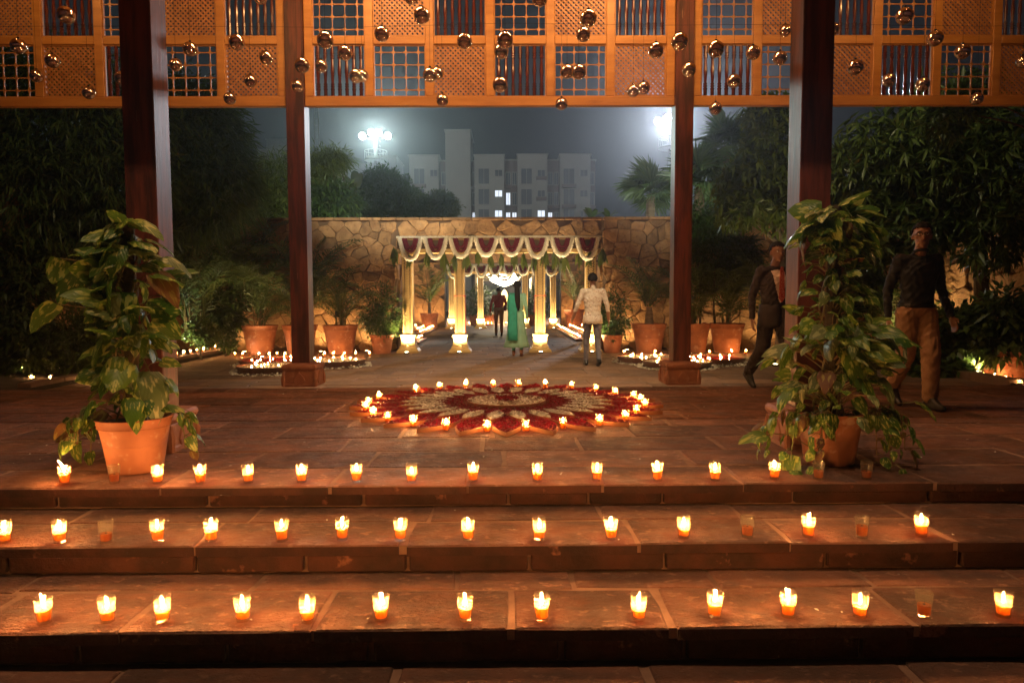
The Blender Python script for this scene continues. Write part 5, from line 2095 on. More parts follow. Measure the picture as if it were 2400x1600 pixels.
# ================================================================== floodlight masts
def mast(label, px, py, Y, power, target, col, heads=((-1.30, -.10), (-.35, .25), (.35, .25), (1.30, -.10)), angle=60., lens=60., r=.36, back=None):
    p = at_y(px, py, Y)
    t = thing('floodlight_mast', label, 'floodlight', (p.x, Y, -.92), 0, 'floodlight masts')
    h = p.z + .92
    b = MB(); b.tube([(0, 0, 0), (0, 0, h - .3)], [.32, .2], 10); b.build('pole', MT['steel'], t, True)
    b = MB()
    for i in range(int(h / .5)):
        b.box((.45, 0, .3 + i * .5), (.04, .5, .04))
    for s in (-.25, .25):
        b.tube([(.45, s, 0), (.45, s, h - 2.2)], .03, 5)
    b.build('ladder', MT['steel'], t)
    b = MB(); b.lathe([(1.15, h - 2.6), (1.2, h - 2.55), (1.2, h - 2.45), (1.1, h - 2.42)], 18)
    b.tube([(1.15 * math.cos(a), 1.15 * math.sin(a), h - 1.6) for a in [i * PI / 9 for i in range(19)]], .04, 5)
    for i in range(9):
        a = i * 2 * PI / 9
        b.tube([(1.15 * math.cos(a), 1.15 * math.sin(a), h - 2.5), (1.15 * math.cos(a), 1.15 * math.sin(a), h - 1.6)], .03, 4)
    b.build('platform', MT['steel'], t)
    b = MB(); b.box((0, 0, h - .3), (3.2, .14, .14)); b.build('crossbar', MT['steel'], t)
    lm = emitmat('floodlight_lens', col, lens, 'NONE')
    d = (Vector(target) - p).normalized()
    R = d.to_track_quat('Z', 'Y').to_matrix()
    for hx, hz in heads:
        b = MB(); b.lathe([(.12, -.45), (r * .8, -.1), (r, 0), (r * .96, .01)], 14, cap1=False)
        b.v = [tuple(R @ Vector(q) + Vector((hx, -.25, h + hz))) for q in b.v]
        hd = b.build('lamp_head', MT['steel'], t, True)
        b = MB(); b.lathe([(r * .95, .0), (r * .5, .06), (.001, .08)], 14, cap0=False)
        b.v = [tuple(R @ Vector(q) + Vector((hx, -.25, h + hz))) for q in b.v]
        b.build('lens', lm, hd)
    spot('floodlight_beam', p + d * 1.0, target, power, col, angle, .5, .9, t)
    if back is not None:
        spot('added_building_fill', p + Vector((0, 1.5, 0)), back[0], back[1], (.95, .97, .92), 100., .6, .9, t)  # added fill light on the apartment block, no lamp head built for it
    return t


mast('floodlight mast blazing above the wall, left of the apartment block', 880, 318, 72., 14000., (1.5, 6, 0), (.80, 1., .92), back=((2, 102, 12), 4600.))
mast('floodlight mast hidden behind the right dark red pillar, only its glare showing', 1573, 284, 66., 23000., (-2, 6, 0), (.88, .94, 1.), lens=40., back=((4, 102, 10), 3600.))
mast('distant floodlight glinting through the dark left tree', 268, 328, 58., 2500., (-3, 8, 0), (.75, .95, 1.), heads=((0, 0),), r=.35, lens=120.)

# ladder-like thin lattice antenna beside the inner left pillar
p = at_y(741, 250, 40.)
b = MB()
for s in (-.12, .12):
    b.tube([(p.x + s, 40, -.9), (p.x + s, 40, p.z + 3)], .02, 4)
for i in range(40):
    b.box((p.x, 40, 0 + i * .38), (.22, .02, .02))
tag(b.build('antenna_mast', MT['steel']), 'thin dark ladder mast against the sky right of the left dark red pillar', 'mast')

# ================================================================== lamps that light the walls and plants
uplight('ground lamp washing the wall beside the pot right of the left dark red pillar', (-4.42, 16.25, CY + .004), (-4.5, 16.9, 1.4), 104., (1., .60, .24), 130., 'wall washers')
uplight('ground lamp washing the wall between the leftmost pots', (-6.25, 16.3, CY + .004), (-6.2, 16.9, 1.2), 40., (1., .60, .24), 130., 'wall washers')
uplight('ground lamp washing the wall by the bush at the gate\'s left', (-3.35, 16.35, CY + .004), (-3.2, 16.8, 1.6), 80., (1., .62, .26), 130., 'wall washers')
uplight('ground lamp behind the pots right of the right dark red pillar', (4.72, 16.3, CY + .004), (4.7, 16.9, 1.2), 64., (1., .66, .32), 130., 'wall washers')
uplight('ground lamp behind the small pot beside the printed-shirt man', (2.9, 16.35, CY + .004), (2.9, 16.8, 1.6), 88., (1., .60, .24), 130., 'wall washers')
uplight('ground lamp washing the wall behind the suited man', (6.3, 16.0, CY + .07), (6.5, 16.9, 1.4), 80., (1., .62, .26), 130., 'wall washers')
uplight('ground lamp lighting the right side wall behind the dark-shirted man', (7.7, 13.2, CY + .07), (8.6, 13.2, 1.3), 220., (1., .66, .30), 120., 'wall washers')
uplight('ground lamp lighting the left side wall behind the climbing plant', (-7.7, 11.8, CY + .07), (-8.5, 11.8, 1.3), 28., (1., .55, .22), 110., 'wall washers')
uplight('white ground lamp in the small bush by the left kerb', (-6.98, 14.15, CY + .07), (-6.55, 14.7, .25), 110., (.95, 1., .80), 120., 'garden spots')
uplight('ground lamp under the yellow-green tree left of the near right pillar', (5.0, 12.6, CY + .004), (5.2, 12.8, 3.2), 220., (1., .85, .45), 70., 'garden spots')
uplight('ground lamp under the feathery palms left of the dark red pillar', (-5.3, 14.8, CY + .004), (-6.2, 15.6, 2.6), 104., (1., .72, .35), 80., 'garden spots')
uplight('ground lamp inside the passage at left', (-3.7, 29.8, CY + .004), (-3.4, 30.6, 1.4), 240., (1., .56, .22), 130., 'wall washers')
uplight('ground lamp inside the passage at right', (3.4, 29.8, CY + .004), (3.2, 30.6, 1.4), 240., (1., .56, .22), 130., 'wall washers')

uplight('ground lamp under the dark left tree', (-8.0, 11.3, CY + .07), (-7.8, 12.0, 3.4), 420., (1., .82, .45), 100., 'garden spots')
uplight('ground lamp under the dark right tree', (7.4, 10.6, CY + .07), (7.0, 11.2, 3.2), 330., (1., .82, .45), 100., 'garden spots')

uplight('unseen ground lamp added behind the wall to brighten the fan palms', (5.4, 18.2, CY + .004), (5.3, 19.6, 4.2), 700., (.9, 1., .75), 100., 'garden spots')  # fill lamp put in to lift the dark fan leaves
uplight('unseen ground lamp added behind the wall to brighten the left bamboo', (-5.4, 18.0, CY + .004), (-5.6, 19.6, 3.8), 420., (.95, 1., .7), 110., 'garden spots')  # fill lamp put in to lift the dark bamboo

# haze over the grounds
b = MB(); b.box((0, 62, 19.5), (400, 180, 42.0))
m, nt, out = newmat('haze_air')
v = nt.nodes.new('ShaderNodeVolumePrincipled')
v.inputs['Color'].default_value = (.85, .9, 1., 1)
v.inputs['Density'].default_value = .0014
v.inputs['Anisotropy'].default_value = .82
nt.links.new(v.outputs[0], out.inputs['Volume'])
hz = b.build('haze', m)
tag(hz, kind='stuff')
hz.display_type = 'WIRE'
# ================================================================== people
def seg_dist(P, a, b_):
    ab = b_ - a
    t = np.clip(((P - a) @ ab) / max(1e-9, ab @ ab), 0, 1)
    return np.linalg.norm(P - (a + t[:, None] * ab), axis=1), t


class Body:
    """capsules and ellipsoids fused into one continuous surface by a voxel remesh; faces coloured by the nearest limb"""
    def __init__(self):
        self.parts = []     # (kind, a, ra, b, rb, material key)

    def cap(self, a, ra, b_, rb, m):
        self.parts.append((Vector(a), ra, Vector(b_), rb, m, None))

    def ell(self, c, r, m, rot=None):
        self.parts.append((Vector(c), 0, Vector(c), 0, m, (Vector(r), rot)))

    def mesh(self, name, mats, voxel=.010, rule=None, noise_=0.0):
        bm = bmesh.new()
        for a, ra, b_, rb, m, el in self.parts:
            if el is not None:
                mt = Matrix.Translation(a) @ (el[1].to_4x4() if el[1] is not None else Matrix.Identity(4)) @ Matrix.Diagonal((*el[0], 1))
                bmesh.ops.create_icosphere(bm, subdivisions=3, radius=1, matrix=mt)
                continue
            d = b_ - a
            L = d.length
            q = d.to_track_quat('Z', 'Y').to_matrix().to_4x4() if L > 1e-6 else Matrix.Identity(4)
            bmesh.ops.create_icosphere(bm, subdivisions=2, radius=ra * 1.02, matrix=Matrix.Translation(a))
            bmesh.ops.create_icosphere(bm, subdivisions=2, radius=rb * 1.02, matrix=Matrix.Translation(b_))
            if L > 1e-6:
                bmesh.ops.create_cone(bm, cap_ends=True, segments=16, radius1=ra, radius2=rb, depth=L, matrix=Matrix.Translation((a + b_) / 2) @ q)
        me = bpy.data.meshes.new(name + '_src')
        bm.to_mesh(me); bm.free()
        o = bpy.data.objects.new(name + '_src', me)
        COL.objects.link(o)
        md = o.modifiers.new('r', 'REMESH'); md.mode = 'VOXEL'; md.voxel_size = voxel; md.use_smooth_shade = True
        sm = o.modifiers.new('s', 'SMOOTH'); sm.factor = .5; sm.iterations = 4
        dg = bpy.context.evaluated_depsgraph_get()
        out = bpy.data.meshes.new_from_object(o.evaluated_get(dg))
        out.name = name
        bpy.data.objects.remove(o); bpy.data.meshes.remove(me)
        n = len(out.polygons)
        cen = np.empty(n * 3, np.float32); out.polygons.foreach_get('center', cen); cen = cen.reshape(-1, 3).astype(float)
        best = np.full(n, 1e9); idx = np.zeros(n, int)
        keys = list(mats.keys())
        for a, ra, b_, rb, m, el in self.parts:
            if el is not None:
                q = cen - np.array(a)
                if el[1] is not None:
                    q = q @ np.array(el[1])
                dd = (np.linalg.norm(q / np.array(el[0]), axis=1) - 1) * min(el[0])
            else:
                dd, t = seg_dist(cen, np.array(a), np.array(b_))
                dd = dd - (ra + (rb - ra) * t)
            sel = dd < best
            best[sel] = dd[sel]; idx[sel] = keys.index(m)
        if rule is not None:
            idx = rule(cen, idx, keys)
        # soft cloth folds on everything but skin
        nv = len(out.vertices)
        co = np.empty(nv * 3, np.float32); out.vertices.foreach_get('co', co); co = co.reshape(-1, 3)
        no = np.empty(nv * 3, np.float32); out.vertex_normals.foreach_get('vector', no); no = no.reshape(-1, 3)
        cloth = np.zeros(nv, bool)
        lt = np.empty(n, np.int32); out.polygons.foreach_get('loop_total', lt)
        li = np.empty(len(out.loops), np.int32); out.loops.foreach_get('vertex_index', li)
        isc = np.array([k not in ('skin', 'shoe') for k in keys])[idx]
        cloth[li[np.repeat(isc, lt)]] = True
        skin = np.zeros(nv, bool); skin[li[np.repeat(~isc, lt)]] = True
        x, y, z = co[:, 0], co[:, 1], co[:, 2]
        fold = (np.sin(z * 46 + 9 * np.sin(x * 17 + y * 11)) * np.sin(x * 23 - y * 19 + z * 7) + .6 * np.sin(z * 83 + x * 41 + 5 * np.sin(y * 31)))
        co = co + no * (fold * .0048 * (cloth & ~skin))[:, None]
        out.vertices.foreach_set('co', co.astype(np.float32).ravel())
        out.materials.clear()
        for k in keys:
            out.materials.append(mats[k])
        out.polygons.foreach_set('material_index', idx.astype(np.int32))
        out.shade_smooth()
        out.update()
        return out


def hand(B, wrist, dirv, palm_n, m, s=1.0, curl=.5, side=1):
    """palm, four fingers and a thumb; dirv: forearm direction, palm_n: palm normal"""
    d = Vector(dirv).normalized(); n = (Vector(palm_n) - d * Vector(palm_n).dot(d)).normalized(); w = d.cross(n) * side
    wr = Vector(wrist)
    pc = wr + d * .05 * s
    R = Matrix((d, w, n)).transposed()
    B.ell(pc, (.052 * s, .040 * s, .016 * s), m, R)
    for i, (off, l) in enumerate(((-.030, .070), (-.010, .080), (.010, .074), (.029, .058))):
        base = wr + d * .088 * s + w * off * s
        c1 = curl * .6
        k1 = base + (d * math.cos(c1) + n * math.sin(c1)) * l * .45 * s
        c2 = curl * 1.4
        k2 = k1 + (d * math.cos(c2) + n * math.sin(c2)) * l * .55 * s
        B.cap(base, .0095 * s, k1, .0088 * s, m); B.cap(k1, .0088 * s, k2, .0072 * s, m)
    th = wr + d * .03 * s - w * .034 * s
    k1 = th + (d * .6 - w * .7 + n * .25).normalized() * .036 * s
    k2 = k1 + (d * .95 - w * .15 + n * .3).normalized() * .032 * s
    B.cap(th, .013 * s, k1, .011 * s, m); B.cap(k1, .011 * s, k2, .0085 * s, m)


def foot(B, ankle, yaw, pitch, m, s=1.0):
    """shoe pointing along yaw (0 = +y), pitch > 0 lifts the heel"""
    a = Vector(ankle)
    f = Vector((math.sin(yaw), math.cos(yaw), 0))
    R = Matrix.Rotation(-pitch, 3, Vector((math.cos(yaw), -math.sin(yaw), 0)))
    def tr(v): return a + R @ v
    heel = tr(-f * .05 * s + Vector((0, 0, -.062 * s)))
    ball = tr(f * .12 * s + Vector((0, 0, -.066 * s)))
    toe = tr(f * .185 * s + Vector((0, 0, -.066 * s)))
    B.cap(a, .043 * s, heel, .036 * s, m)
    B.cap(heel, .034 * s, ball, .040 * s, m)
    B.cap(ball, .040 * s, toe, .030 * s, m)
    B.cap(a, .042 * s, ball + Vector((0, 0, .012)), .036 * s, m)


def head(B, c, yaw, m, s=1.0):
    """skull, jaw, nose, ears; yaw 0 faces +y"""
    c = Vector(c)
    f = Vector((math.sin(yaw), math.cos(yaw), 0)); r = Vector((math.cos(yaw), -math.sin(yaw), 0)); u = Vector((0, 0, 1))
    R = Matrix((r, f, u)).transposed()
    B.ell(c + u * .025 * s, (.076 * s, .096 * s, .095 * s), m, R)
    B.ell(c + f * .022 * s - u * .055 * s, (.056 * s, .066 * s, .064 * s), m, R)
    B.cap(c + f * .096 * s + u * .012 * s, .008 * s, c + f * .114 * s - u * .022 * s, .0125 * s, m)
    B.cap(c + f * .080 * s - u * .098 * s, .018 * s, c + f * .074 * s - u * .095 * s, .02 * s, m)
    B.cap(c + f * .085 * s - u * .055 * s - r * .018 * s, .008 * s, c + f * .085 * s - u * .055 * s + r * .018 * s, .008 * s, m)
    B.cap(c + f * .084 * s + u * .034 * s - r * .045 * s, .010 * s, c + f * .084 * s + u * .034 * s + r * .045 * s, .010 * s, m)
    for q in (-1, 1):
        B.ell(c + r * q * .078 * s - u * .005 * s - f * .005 * s, (.010 * s, .018 * s, .030 * s), m, R)
    return f, r, u


def hair_cap(parent, c, yaw, s=1.0, back=True, name='hair', long=0.):
    """a cap of hair over crown and nape with an uneven edge"""
    c = Vector(c)
    f = Vector((math.sin(yaw), math.cos(yaw), 0)); r = Vector((math.cos(yaw), -math.sin(yaw), 0)); u = Vector((0, 0, 1))
    bm = bmesh.new()
    bmesh.ops.create_icosphere(bm, subdivisions=4, radius=1)
    dele = []
    for v in bm.verts:
        x, y, z = v.co
        lim = .30 if y > .25 else (-.05 - .55 * max(0, -y) if abs(x) < 2 else 0)
        if y > .25:
            lim = .36 + .10 * (1 - abs(x))
        elif y > -.15:
            lim = -.02
        if z < lim + rnd.uniform(-.03, .03):
            dele.append(v)
    bmesh.ops.delete(bm, geom=dele, context='VERTS')
    for v in bm.verts:
        k = 1 + rnd.uniform(-.012, .02)
        x, y, z = v.co
        v.co = c + (r * (x * .089) + f * (y * .109 - .005) + u * (z * .110 + .026)) * s * k
    me = bpy.data.meshes.new(name); bm.to_mesh(me); bm.free()
    me.shade_smooth(); me.materials.append(MT['hair'])
    o = put(name, me, parent)
    md = o.modifiers.new('thick', 'SOLIDIFY'); md.thickness = .012; md.offset = -1
    return o


def eyes(parent, c, yaw, s=1.0, specs=False):
    c = Vector(c)
    f = Vector((math.sin(yaw), math.cos(yaw), 0)); r = Vector((math.cos(yaw), -math.sin(yaw), 0)); u = Vector((0, 0, 1))
    ew = mat('eye_white', (.6, .57, .52), .3)
    for q in (-1, 1):
        p = c + f * .079 * s + r * q * .031 * s + u * .014 * s
        b = MB(); b.lathe([(.001, -.011), (.008, -.008), (.011, 0), (.008, .008), (.001, .011)], 10)
        e = b.build('eye', ew, parent, True, p)
        b = MB(); b.lathe([(.0055, 0), (.003, .0025), (.001, .003)], 8)
        R = f.to_track_quat('Z', 'Y').to_matrix()
        b.v = [tuple(R @ (Vector(v) + Vector((0, 0, .0095)))) for v in b.v]
        b.build('pupil', MT['hair'], e)
        b = MB(); b.tube([p + u * .020 * s - r * .018 + f * .006, p + u * .024 * s + f * .010, p + u * .020 * s + r * .018 + f * .006], [.003, .004, .003], 5)
        b.build('eyebrow', MT['hair'], parent)
    b = MB(); b.tube([c + f * .090 * s - u * .052 * s - r * .022, c + f * .0955 * s - u * .053 * s, c + f * .090 * s - u * .052 * s + r * .022], [.002, .004, .002], 5)
    b.build('mouth', mat('lips', (.20, .07, .05), .5), parent)
    if specs:
        b = MB()
        for q in (-1, 1):
            pc = c + f * .104 * s + r * q * .034 * s + u * .012 * s
            b.tube([pc + r * .026 * math.cos(a) + u * .018 * math.sin(a) for a in [i * PI / 6 for i in range(13)]], .0022, 5)
            b.tube([pc + r * q * .026, c + r * q * .080 * s + f * .0 + u * .012], .002, 4)
        b.tube([c + f * .107 * s - r * .009 + u * .016, c + f * .107 * s + r * .009 + u * .016], .002, 4)
        b.build('spectacles', MT['blackshoe'], parent)


def person(label, loc, rz, scale, J, mats, tops, rule=None, voxel=.011, head_yaw=0., group=None, shoe_yaw=(0, 0), shoe_pitch=(0, 0), hands=True, slim=1.0, legr=1.0, curl=.5, cuff=1.0):
    """J: joints in metres for a 1.72 m figure facing +y"""
    t = thing('person', label, 'person', loc, rz, group)
    t.scale = (scale,) * 3
    B = Body()
    V = lambda k: Vector(J[k])
    pel, chest, neck, hd = V('pelvis'), V('chest'), V('neck'), V('head')
    w = slim
    # torso
    B.ell(pel + Vector((0, 0, .00)), (.165 * w, .115 * w, .13), tops['hip'])
    B.ell(pel.lerp(chest, .35), (.150 * w, .108 * w, .16), tops['torso'])
    B.ell(pel.lerp(chest, .7), (.162 * w, .112 * w, .17), tops['torso'])
    B.ell(chest, (.178 * w, .118 * w, .17), tops['torso'])
    shm = (V('sh_l') + V('sh_r')) / 2
    B.cap(V('sh_l') - Vector((0, 0, .01)), .058 * w, V('sh_r') - Vector((0, 0, .01)), .058 * w, tops['torso'])
    B.cap(shm + Vector((0, 0, .03)), .060, neck, .050, tops['torso'])
    B.cap(neck - Vector((0, 0, .02)), .053, hd - Vector((0, 0, .06)), .050, 'skin')
    f, r, u = head(B, hd, head_yaw, 'skin')
    for s in ('l', 'r'):
        B.cap(V('sh_' + s), .060 * w, V('el_' + s), .043 * w, tops['arm'])
        B.cap(V('el_' + s), .042 * w, V('wr_' + s), .030 * w, tops.get('fore', tops['arm']))
        d = (V('wr_' + s) - V('el_' + s)).normalized()
        B.cap(V('wr_' + s) - d * .01, .027, V('wr_' + s) + d * .02, .025, 'skin')
        if hands:
            inward = Vector((1 if J['sh_' + s][0] < 0 else -1, .25, 0))
            hand(B, V('wr_' + s) + d * .01, d, inward, 'skin', 1.0, curl, 1 if s == 'l' else -1)
        B.cap(V('hip_' + s), .092 * legr, V('kn_' + s), .060 * legr * cuff, tops['leg'])
        B.cap(V('kn_' + s), .060 * legr * cuff, V('an_' + s) + Vector((0, 0, .015)), .046 * legr * cuff, tops['leg'])
        foot(B, V('an_' + s), shoe_yaw[0 if s == 'l' else 1], shoe_pitch[0 if s == 'l' else 1], 'shoe')
    me = B.mesh('body', mats, voxel, rule)
    put('body', me, t)
    return t


BASE = dict(pelvis=(0, 0, .94), chest=(0, .01, 1.25), neck=(0, .0, 1.475), head=(0, .02, 1.60),
            sh_l=(-.175, 0, 1.395), sh_r=(.175, 0, 1.395), el_l=(-.235, -.03, 1.12), el_r=(.235, -.03, 1.12), wr_l=(-.25, .05, .88), wr_r=(.25, .05, .88),
            hip_l=(-.088, 0, .90), hip_r=(.088, 0, .90), kn_l=(-.095, .02, .50), kn_r=(.095, .02, .50), an_l=(-.10, -.02, .10), an_r=(.10, -.02, .10))


def pose(**kw):
    d = dict(BASE); d.update(kw); return d


# --- man in dark shirt and khaki trousers walking towards the camera, right
cl_khaki = mat('khaki_cloth', (.40, .235, .125), .85, col2=(.31, .17, .085), nscale=9., bump=(6., .9, .03))
cl_dark = mat('dark_shirt', (.010, .013, .018), .8, bump=(7., .8, .02))
J = pose(pelvis=(0, 0, .95), chest=(.0, .02, 1.27), neck=(.0, .03, 1.485), head=(.0, .05, 1.615),
         kn_l=(-.075, .12, .52), an_l=(-.075, .13, .10), kn_r=(.075, -.02, .50), an_r=(.07, -.22, .17),
         el_l=(-.235, .0, 1.12), wr_l=(-.27, .10, .87), el_r=(.235, -.08, 1.12), wr_r=(.24, -.05, .86))
p = at_z(2126, 950, 0.0)
pr = person('man in a dark shirt and khaki trousers walking at right, face in shadow', (p.x, 6.45, 0.003), rad(182), 1.0, J,
            dict(skin=MT['skin'], shirt=cl_dark, pants=cl_khaki, shoe=MT['blackshoe']), dict(hip='pants', torso='shirt', arm='shirt', leg='pants'),
            rule=lambda c, i, k: np.where((c[:, 2] > .955) & (i == k.index('pants')), k.index('shirt'), i),
            voxel=.009, head_yaw=rad(26), shoe_pitch=(0, .55), legr=1.10, slim=1.02, cuff=1.26)
hair_cap(pr, J['head'], rad(26)); eyes(pr, J['head'], rad(26), specs=True)
b = MB(); b.lathe([(1.0, .945), (1.03, .95), (1.03, .975), (1.0, .98)], 24, cap0=False, cap1=False)
b.v = [(x * .166, y * .122 + .0, z) for x, y, z in b.v]
b.build('belt', MT['blackshoe'], pr)
b = MB(); b.tube([(.05 * math.cos(a) * 1.15, .04 + .05 * math.sin(a) * 1.05, 1.475 + .01 * math.sin(a)) for a in [i * PI / 6 for i in range(13)]], .014, 6)
b.build('collar', cl_dark, pr)

# --- man in a dark suit, partly hidden
cl_suit = mat('suit_cloth', (.022, .013, .012), .75, bump=(5., .6, .02))
cl_white = mat('white_shirt', (.62, .50, .42), .7)
cl_tie = mat('red_tie', (.42, .04, .03), .5, col2=(.55, .20, .12), nscale=60., nrange=(.5, .55))
J = pose(pelvis=(0, 0, .94), head=(.0, .05, 1.605), kn_l=(-.10, .12, .52), an_l=(-.10, .18, .10), kn_r=(.10, -.06, .49), an_r=(.11, -.32, .17),
         el_l=(-.235, .03, 1.11), wr_l=(-.24, .12, .86), el_r=(.24, -.08, 1.11), wr_r=(.25, -.05, .85))
p = at_y(1810, 900, 7.75)
ps = person('man in a dark suit with red tie walking, half hidden by the right climbing plant', (p.x, 7.75, 0.003), rad(193), .965, J,
            dict(skin=MT['skin'], suit=cl_suit, shoe=MT['blackshoe'], shirt=cl_white), dict(hip='suit', torso='suit', arm='suit', leg='suit'), voxel=.010, head_yaw=rad(12), shoe_pitch=(0, .6), legr=1.1, slim=1.08, cuff=1.2,
            rule=lambda c, i, k: np.where((i == k.index('suit')) & (c[:, 1] > .06) & (np.abs(c[:, 0]) < np.clip((c[:, 2] - 1.0) * .30, 0, .085)) & (c[:, 2] > 1.02) & (c[:, 2] < 1.5), k.index('shirt'), i))
hair_cap(ps, J['head'], rad(12)); eyes(ps, J['head'], rad(12))
b = MB(); b.add([(-.022, .145, 1.40), (.022, .145, 1.40), (.038, .155, 1.08), (0, .155, 1.03), (-.038, .155, 1.08), (-.014, .150, 1.44), (.014, .150, 1.44)], [(0, 1, 2, 3, 4), (5, 6, 1, 0)])
o = b.build('necktie', cl_tie, ps)
o.modifiers.new('thick', 'SOLIDIFY').thickness = .008
# jacket skirt
b = MB()
prof = [(.170, .118, 1.00), (.176, .126, .90), (.182, .132, .80), (.186, .136, .74)]
n = 22
for rx, ry, z in prof:
    for i in range(n + 1):
        a = PI / 2 + .10 + (2 * PI - .20) * i / n
        b.v.append((rx * math.cos(a), ry * math.sin(a) + .005, z + .01 * math.sin(i * 2.1)))
for j in range(len(prof) - 1):
    for i in range(n):
        k = j * (n + 1) + i
        b.f.append((k, k + 1, k + n + 2, k + n + 1)); b.m.append(0)
o = b.build('jacket_skirt', cl_suit, ps, True)
o.modifiers.new('thick', 'SOLIDIFY').thickness = .01

# --- young man in a printed shirt, back view
cl_print = mat('printed_shirt', (.70, .63, .54), .8, col2=(.42, .24, .20), nscale=44., nrange=(.57, .62), bump=(7., .8, .02))
cl_grey = mat('grey_trousers', (.13, .125, .155), .8, bump=(8., .6, .02))
J = pose(head=(.0, .03, 1.605), kn_l=(-.10, .10, .50), an_l=(-.10, .14, .10), kn_r=(.09, -.01, .50), an_r=(.10, -.12, .13),
         sh_l=(-.185, 0, 1.40), sh_r=(.185, 0, 1.40), el_l=(-.30, -.05, 1.14), wr_l=(-.36, .05, .92), el_r=(.27, -.02, 1.13), wr_r=(.31, .06, .88))
p = at_z(1389, 858, CY)
pp = person('young man in a white printed shirt and grey trousers, seen from behind near the gate', (p.x, 12.75, CY + .003), rad(3), 1.0, J,
            dict(skin=MT['skin'], shirt=cl_print, pants=cl_grey, shoe=MT['blackshoe']), dict(hip='shirt', torso='shirt', arm='shirt', fore='skin', leg='pants'), voxel=.010, head_yaw=rad(12), shoe_pitch=(0, .3),
            rule=lambda c, i, k: np.where((i == k.index('pants')) & (c[:, 2] > .80), k.index('shirt'), np.where((i == k.index('skin')) & (c[:, 2] > 1.02) & (c[:, 2] < 1.2) & (np.abs(c[:, 0]) > .2), k.index('shirt'), i)))
hair_cap(pp, J['head'], rad(12), 1.04)
b = MB()
n = 24
for rx, ry, z in ((.170, .120, .96), (.176, .126, .88), (.180, .130, .81)):
    for i in range(n):
        a = 2 * PI * i / n
        b.v.append((rx * math.cos(a), ry * math.sin(a), z - .015 * abs(math.sin(a)) + .006 * math.sin(i * 2.3)))
for j in range(2):
    for i in range(n):
        k, k2 = j * n + i, j * n + (i + 1) % n
        b.f.append((k, k2, k2 + n, k + n)); b.m.append(0)
o = b.build('shirt_hem', cl_print, pp, True); o.modifiers.new('thick', 'SOLIDIFY').thickness = .006

# --- woman in green, back view
cl_mint = mat('mint_kurta', (.27, .50, .36), .8, col2=(.21, .42, .30), nscale=6., bump=(9., .5, .02))
cl_teal = mat('teal_scarf', (.02, .30, .22), .75, col2=(.012, .22, .16), nscale=7., bump=(10., .6, .02))
J = pose(pelvis=(0, 0, .92), chest=(0, .01, 1.22), neck=(0, 0, 1.44), head=(0, .03, 1.565), sh_l=(-.150, 0, 1.36), sh_r=(.150, 0, 1.36),
         el_l=(-.20, .0, 1.10), wr_l=(-.17, .12, .92), el_r=(.20, -.02, 1.10), wr_r=(.22, .05, .87), kn_l=(-.09, .06, .49), an_l=(-.08, .02, .10), kn_r=(.09, .03, .49), an_r=(.09, -.10, .12))
p = at_z(1212, 832, CY)
pw_ = person('woman in a long mint dress and teal scarf with long black hair, seen from behind', (p.x, 15.1, CY + .003), 0, .985, J,
             dict(skin=MT['skin'], kurta=cl_mint, pants=cl_teal, shoe=MT['traywood']), dict(hip='kurta', torso='kurta', arm='kurta', leg='pants'), voxel=.010, shoe_pitch=(0, .3), slim=.88, legr=.8)
hair_cap(pw_, J['head'], 0, 1.03)
b = MB(); b.tube([(0, -.085, 1.62), (0, -.115, 1.50), (.005, -.135, 1.36), (.01, -.145, 1.22), (.02, -.145, 1.10), (.025, -.14, 1.02)], [.055, .058, .062, .058, .045, .015], 9)
b.build('long_hair', MT['hair'], pw_, True)
b = MB()
n = 36
prof = [(.150, .110, 1.00), (.165, .125, .88), (.185, .15, .70), (.215, .18, .50), (.25, .21, .32), (.285, .235, .20)]
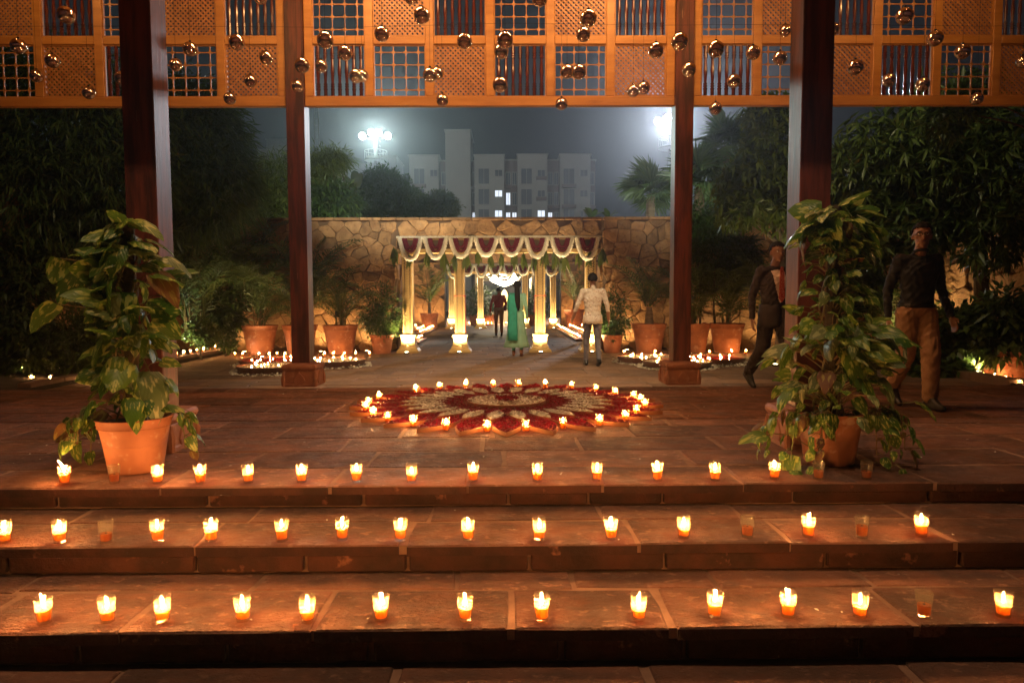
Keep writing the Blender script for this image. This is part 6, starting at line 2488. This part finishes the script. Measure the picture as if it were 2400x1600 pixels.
for q, (rx, ry, z) in enumerate(prof):
    for i in range(n):
        a = 2 * PI * i / n
        k = 1 + .055 * math.sin(i * PI / 2.0) * q / 5 + .03 * math.sin(i * 1.1) * q / 5
        b.v.append((rx * k * math.cos(a) - .02 * q / 5, ry * k * math.sin(a), z))
for j in range(len(prof) - 1):
    for i in range(n):
        k, k2 = j * n + i, j * n + (i + 1) % n
        b.f.append((k, k + n, k2 + n, k2)); b.m.append(0)
o = b.build('dress_skirt', cl_mint, pw_, True); o.modifiers.new('thick', 'SOLIDIFY').thickness = .006
b = MB()
cols = 7
rows_ = [(1.41, -.02, .07), (1.36, -.10, .10), (1.22, -.135, .11), (1.0, -.15, .11), (.78, -.19, .115), (.55, -.235, .12), (.36, -.27, .12)]
for z, y, hw in rows_:
    for i in range(cols):
        u_ = (i / (cols - 1) - .5) * 2
        b.v.append((-.105 + u_ * hw * .9, y - .012 * (i % 2) + .05 * u_ * u_ * (u_ < 0), z))
for j in range(len(rows_) - 1):
    for i in range(cols - 1):
        k = j * cols + i
        b.f.append((k, k + 1, k + cols + 1, k + cols)); b.m.append(0)
o = b.build('scarf', cl_teal, pw_, True); o.modifiers.new('thick', 'SOLIDIFY').thickness = .008

# --- man in a red waistcoat deeper in the passage
cl_red = mat('red_jacket', (.50, .04, .035), .7)
cl_tan = mat('tan_trousers', (.36, .19, .085), .8)
J = pose(head=(.0, .03, 1.60), kn_l=(-.10, .08, .50), an_l=(-.10, .10, .10), kn_r=(.09, -.02, .50), an_r=(.10, -.14, .13), el_l=(-.27, -.05, 1.12), wr_l=(-.30, .0, .88), el_r=(.26, .05, 1.12), wr_r=(.20, .20, 1.0))
p = at_z(1170, 785, CY)
pd = person('man in a red jacket and tan trousers walking away inside the passage', (p.x, 23.2, CY + .003), 0, .965, J,
            dict(skin=MT['skin'], jacket=cl_red, pants=cl_tan, shoe=MT['blackshoe']), dict(hip='pants', torso='jacket', arm='jacket', leg='pants'), voxel=.013, shoe_pitch=(0, .3), slim=1.05, legr=1.05)
hair_cap(pd, J['head'], 0)
b = MB(); b.box((.22, .02, .98), (.12, .16, .2), ch=.03); b.build('shoulder_bag', MT['maroon'], pd)
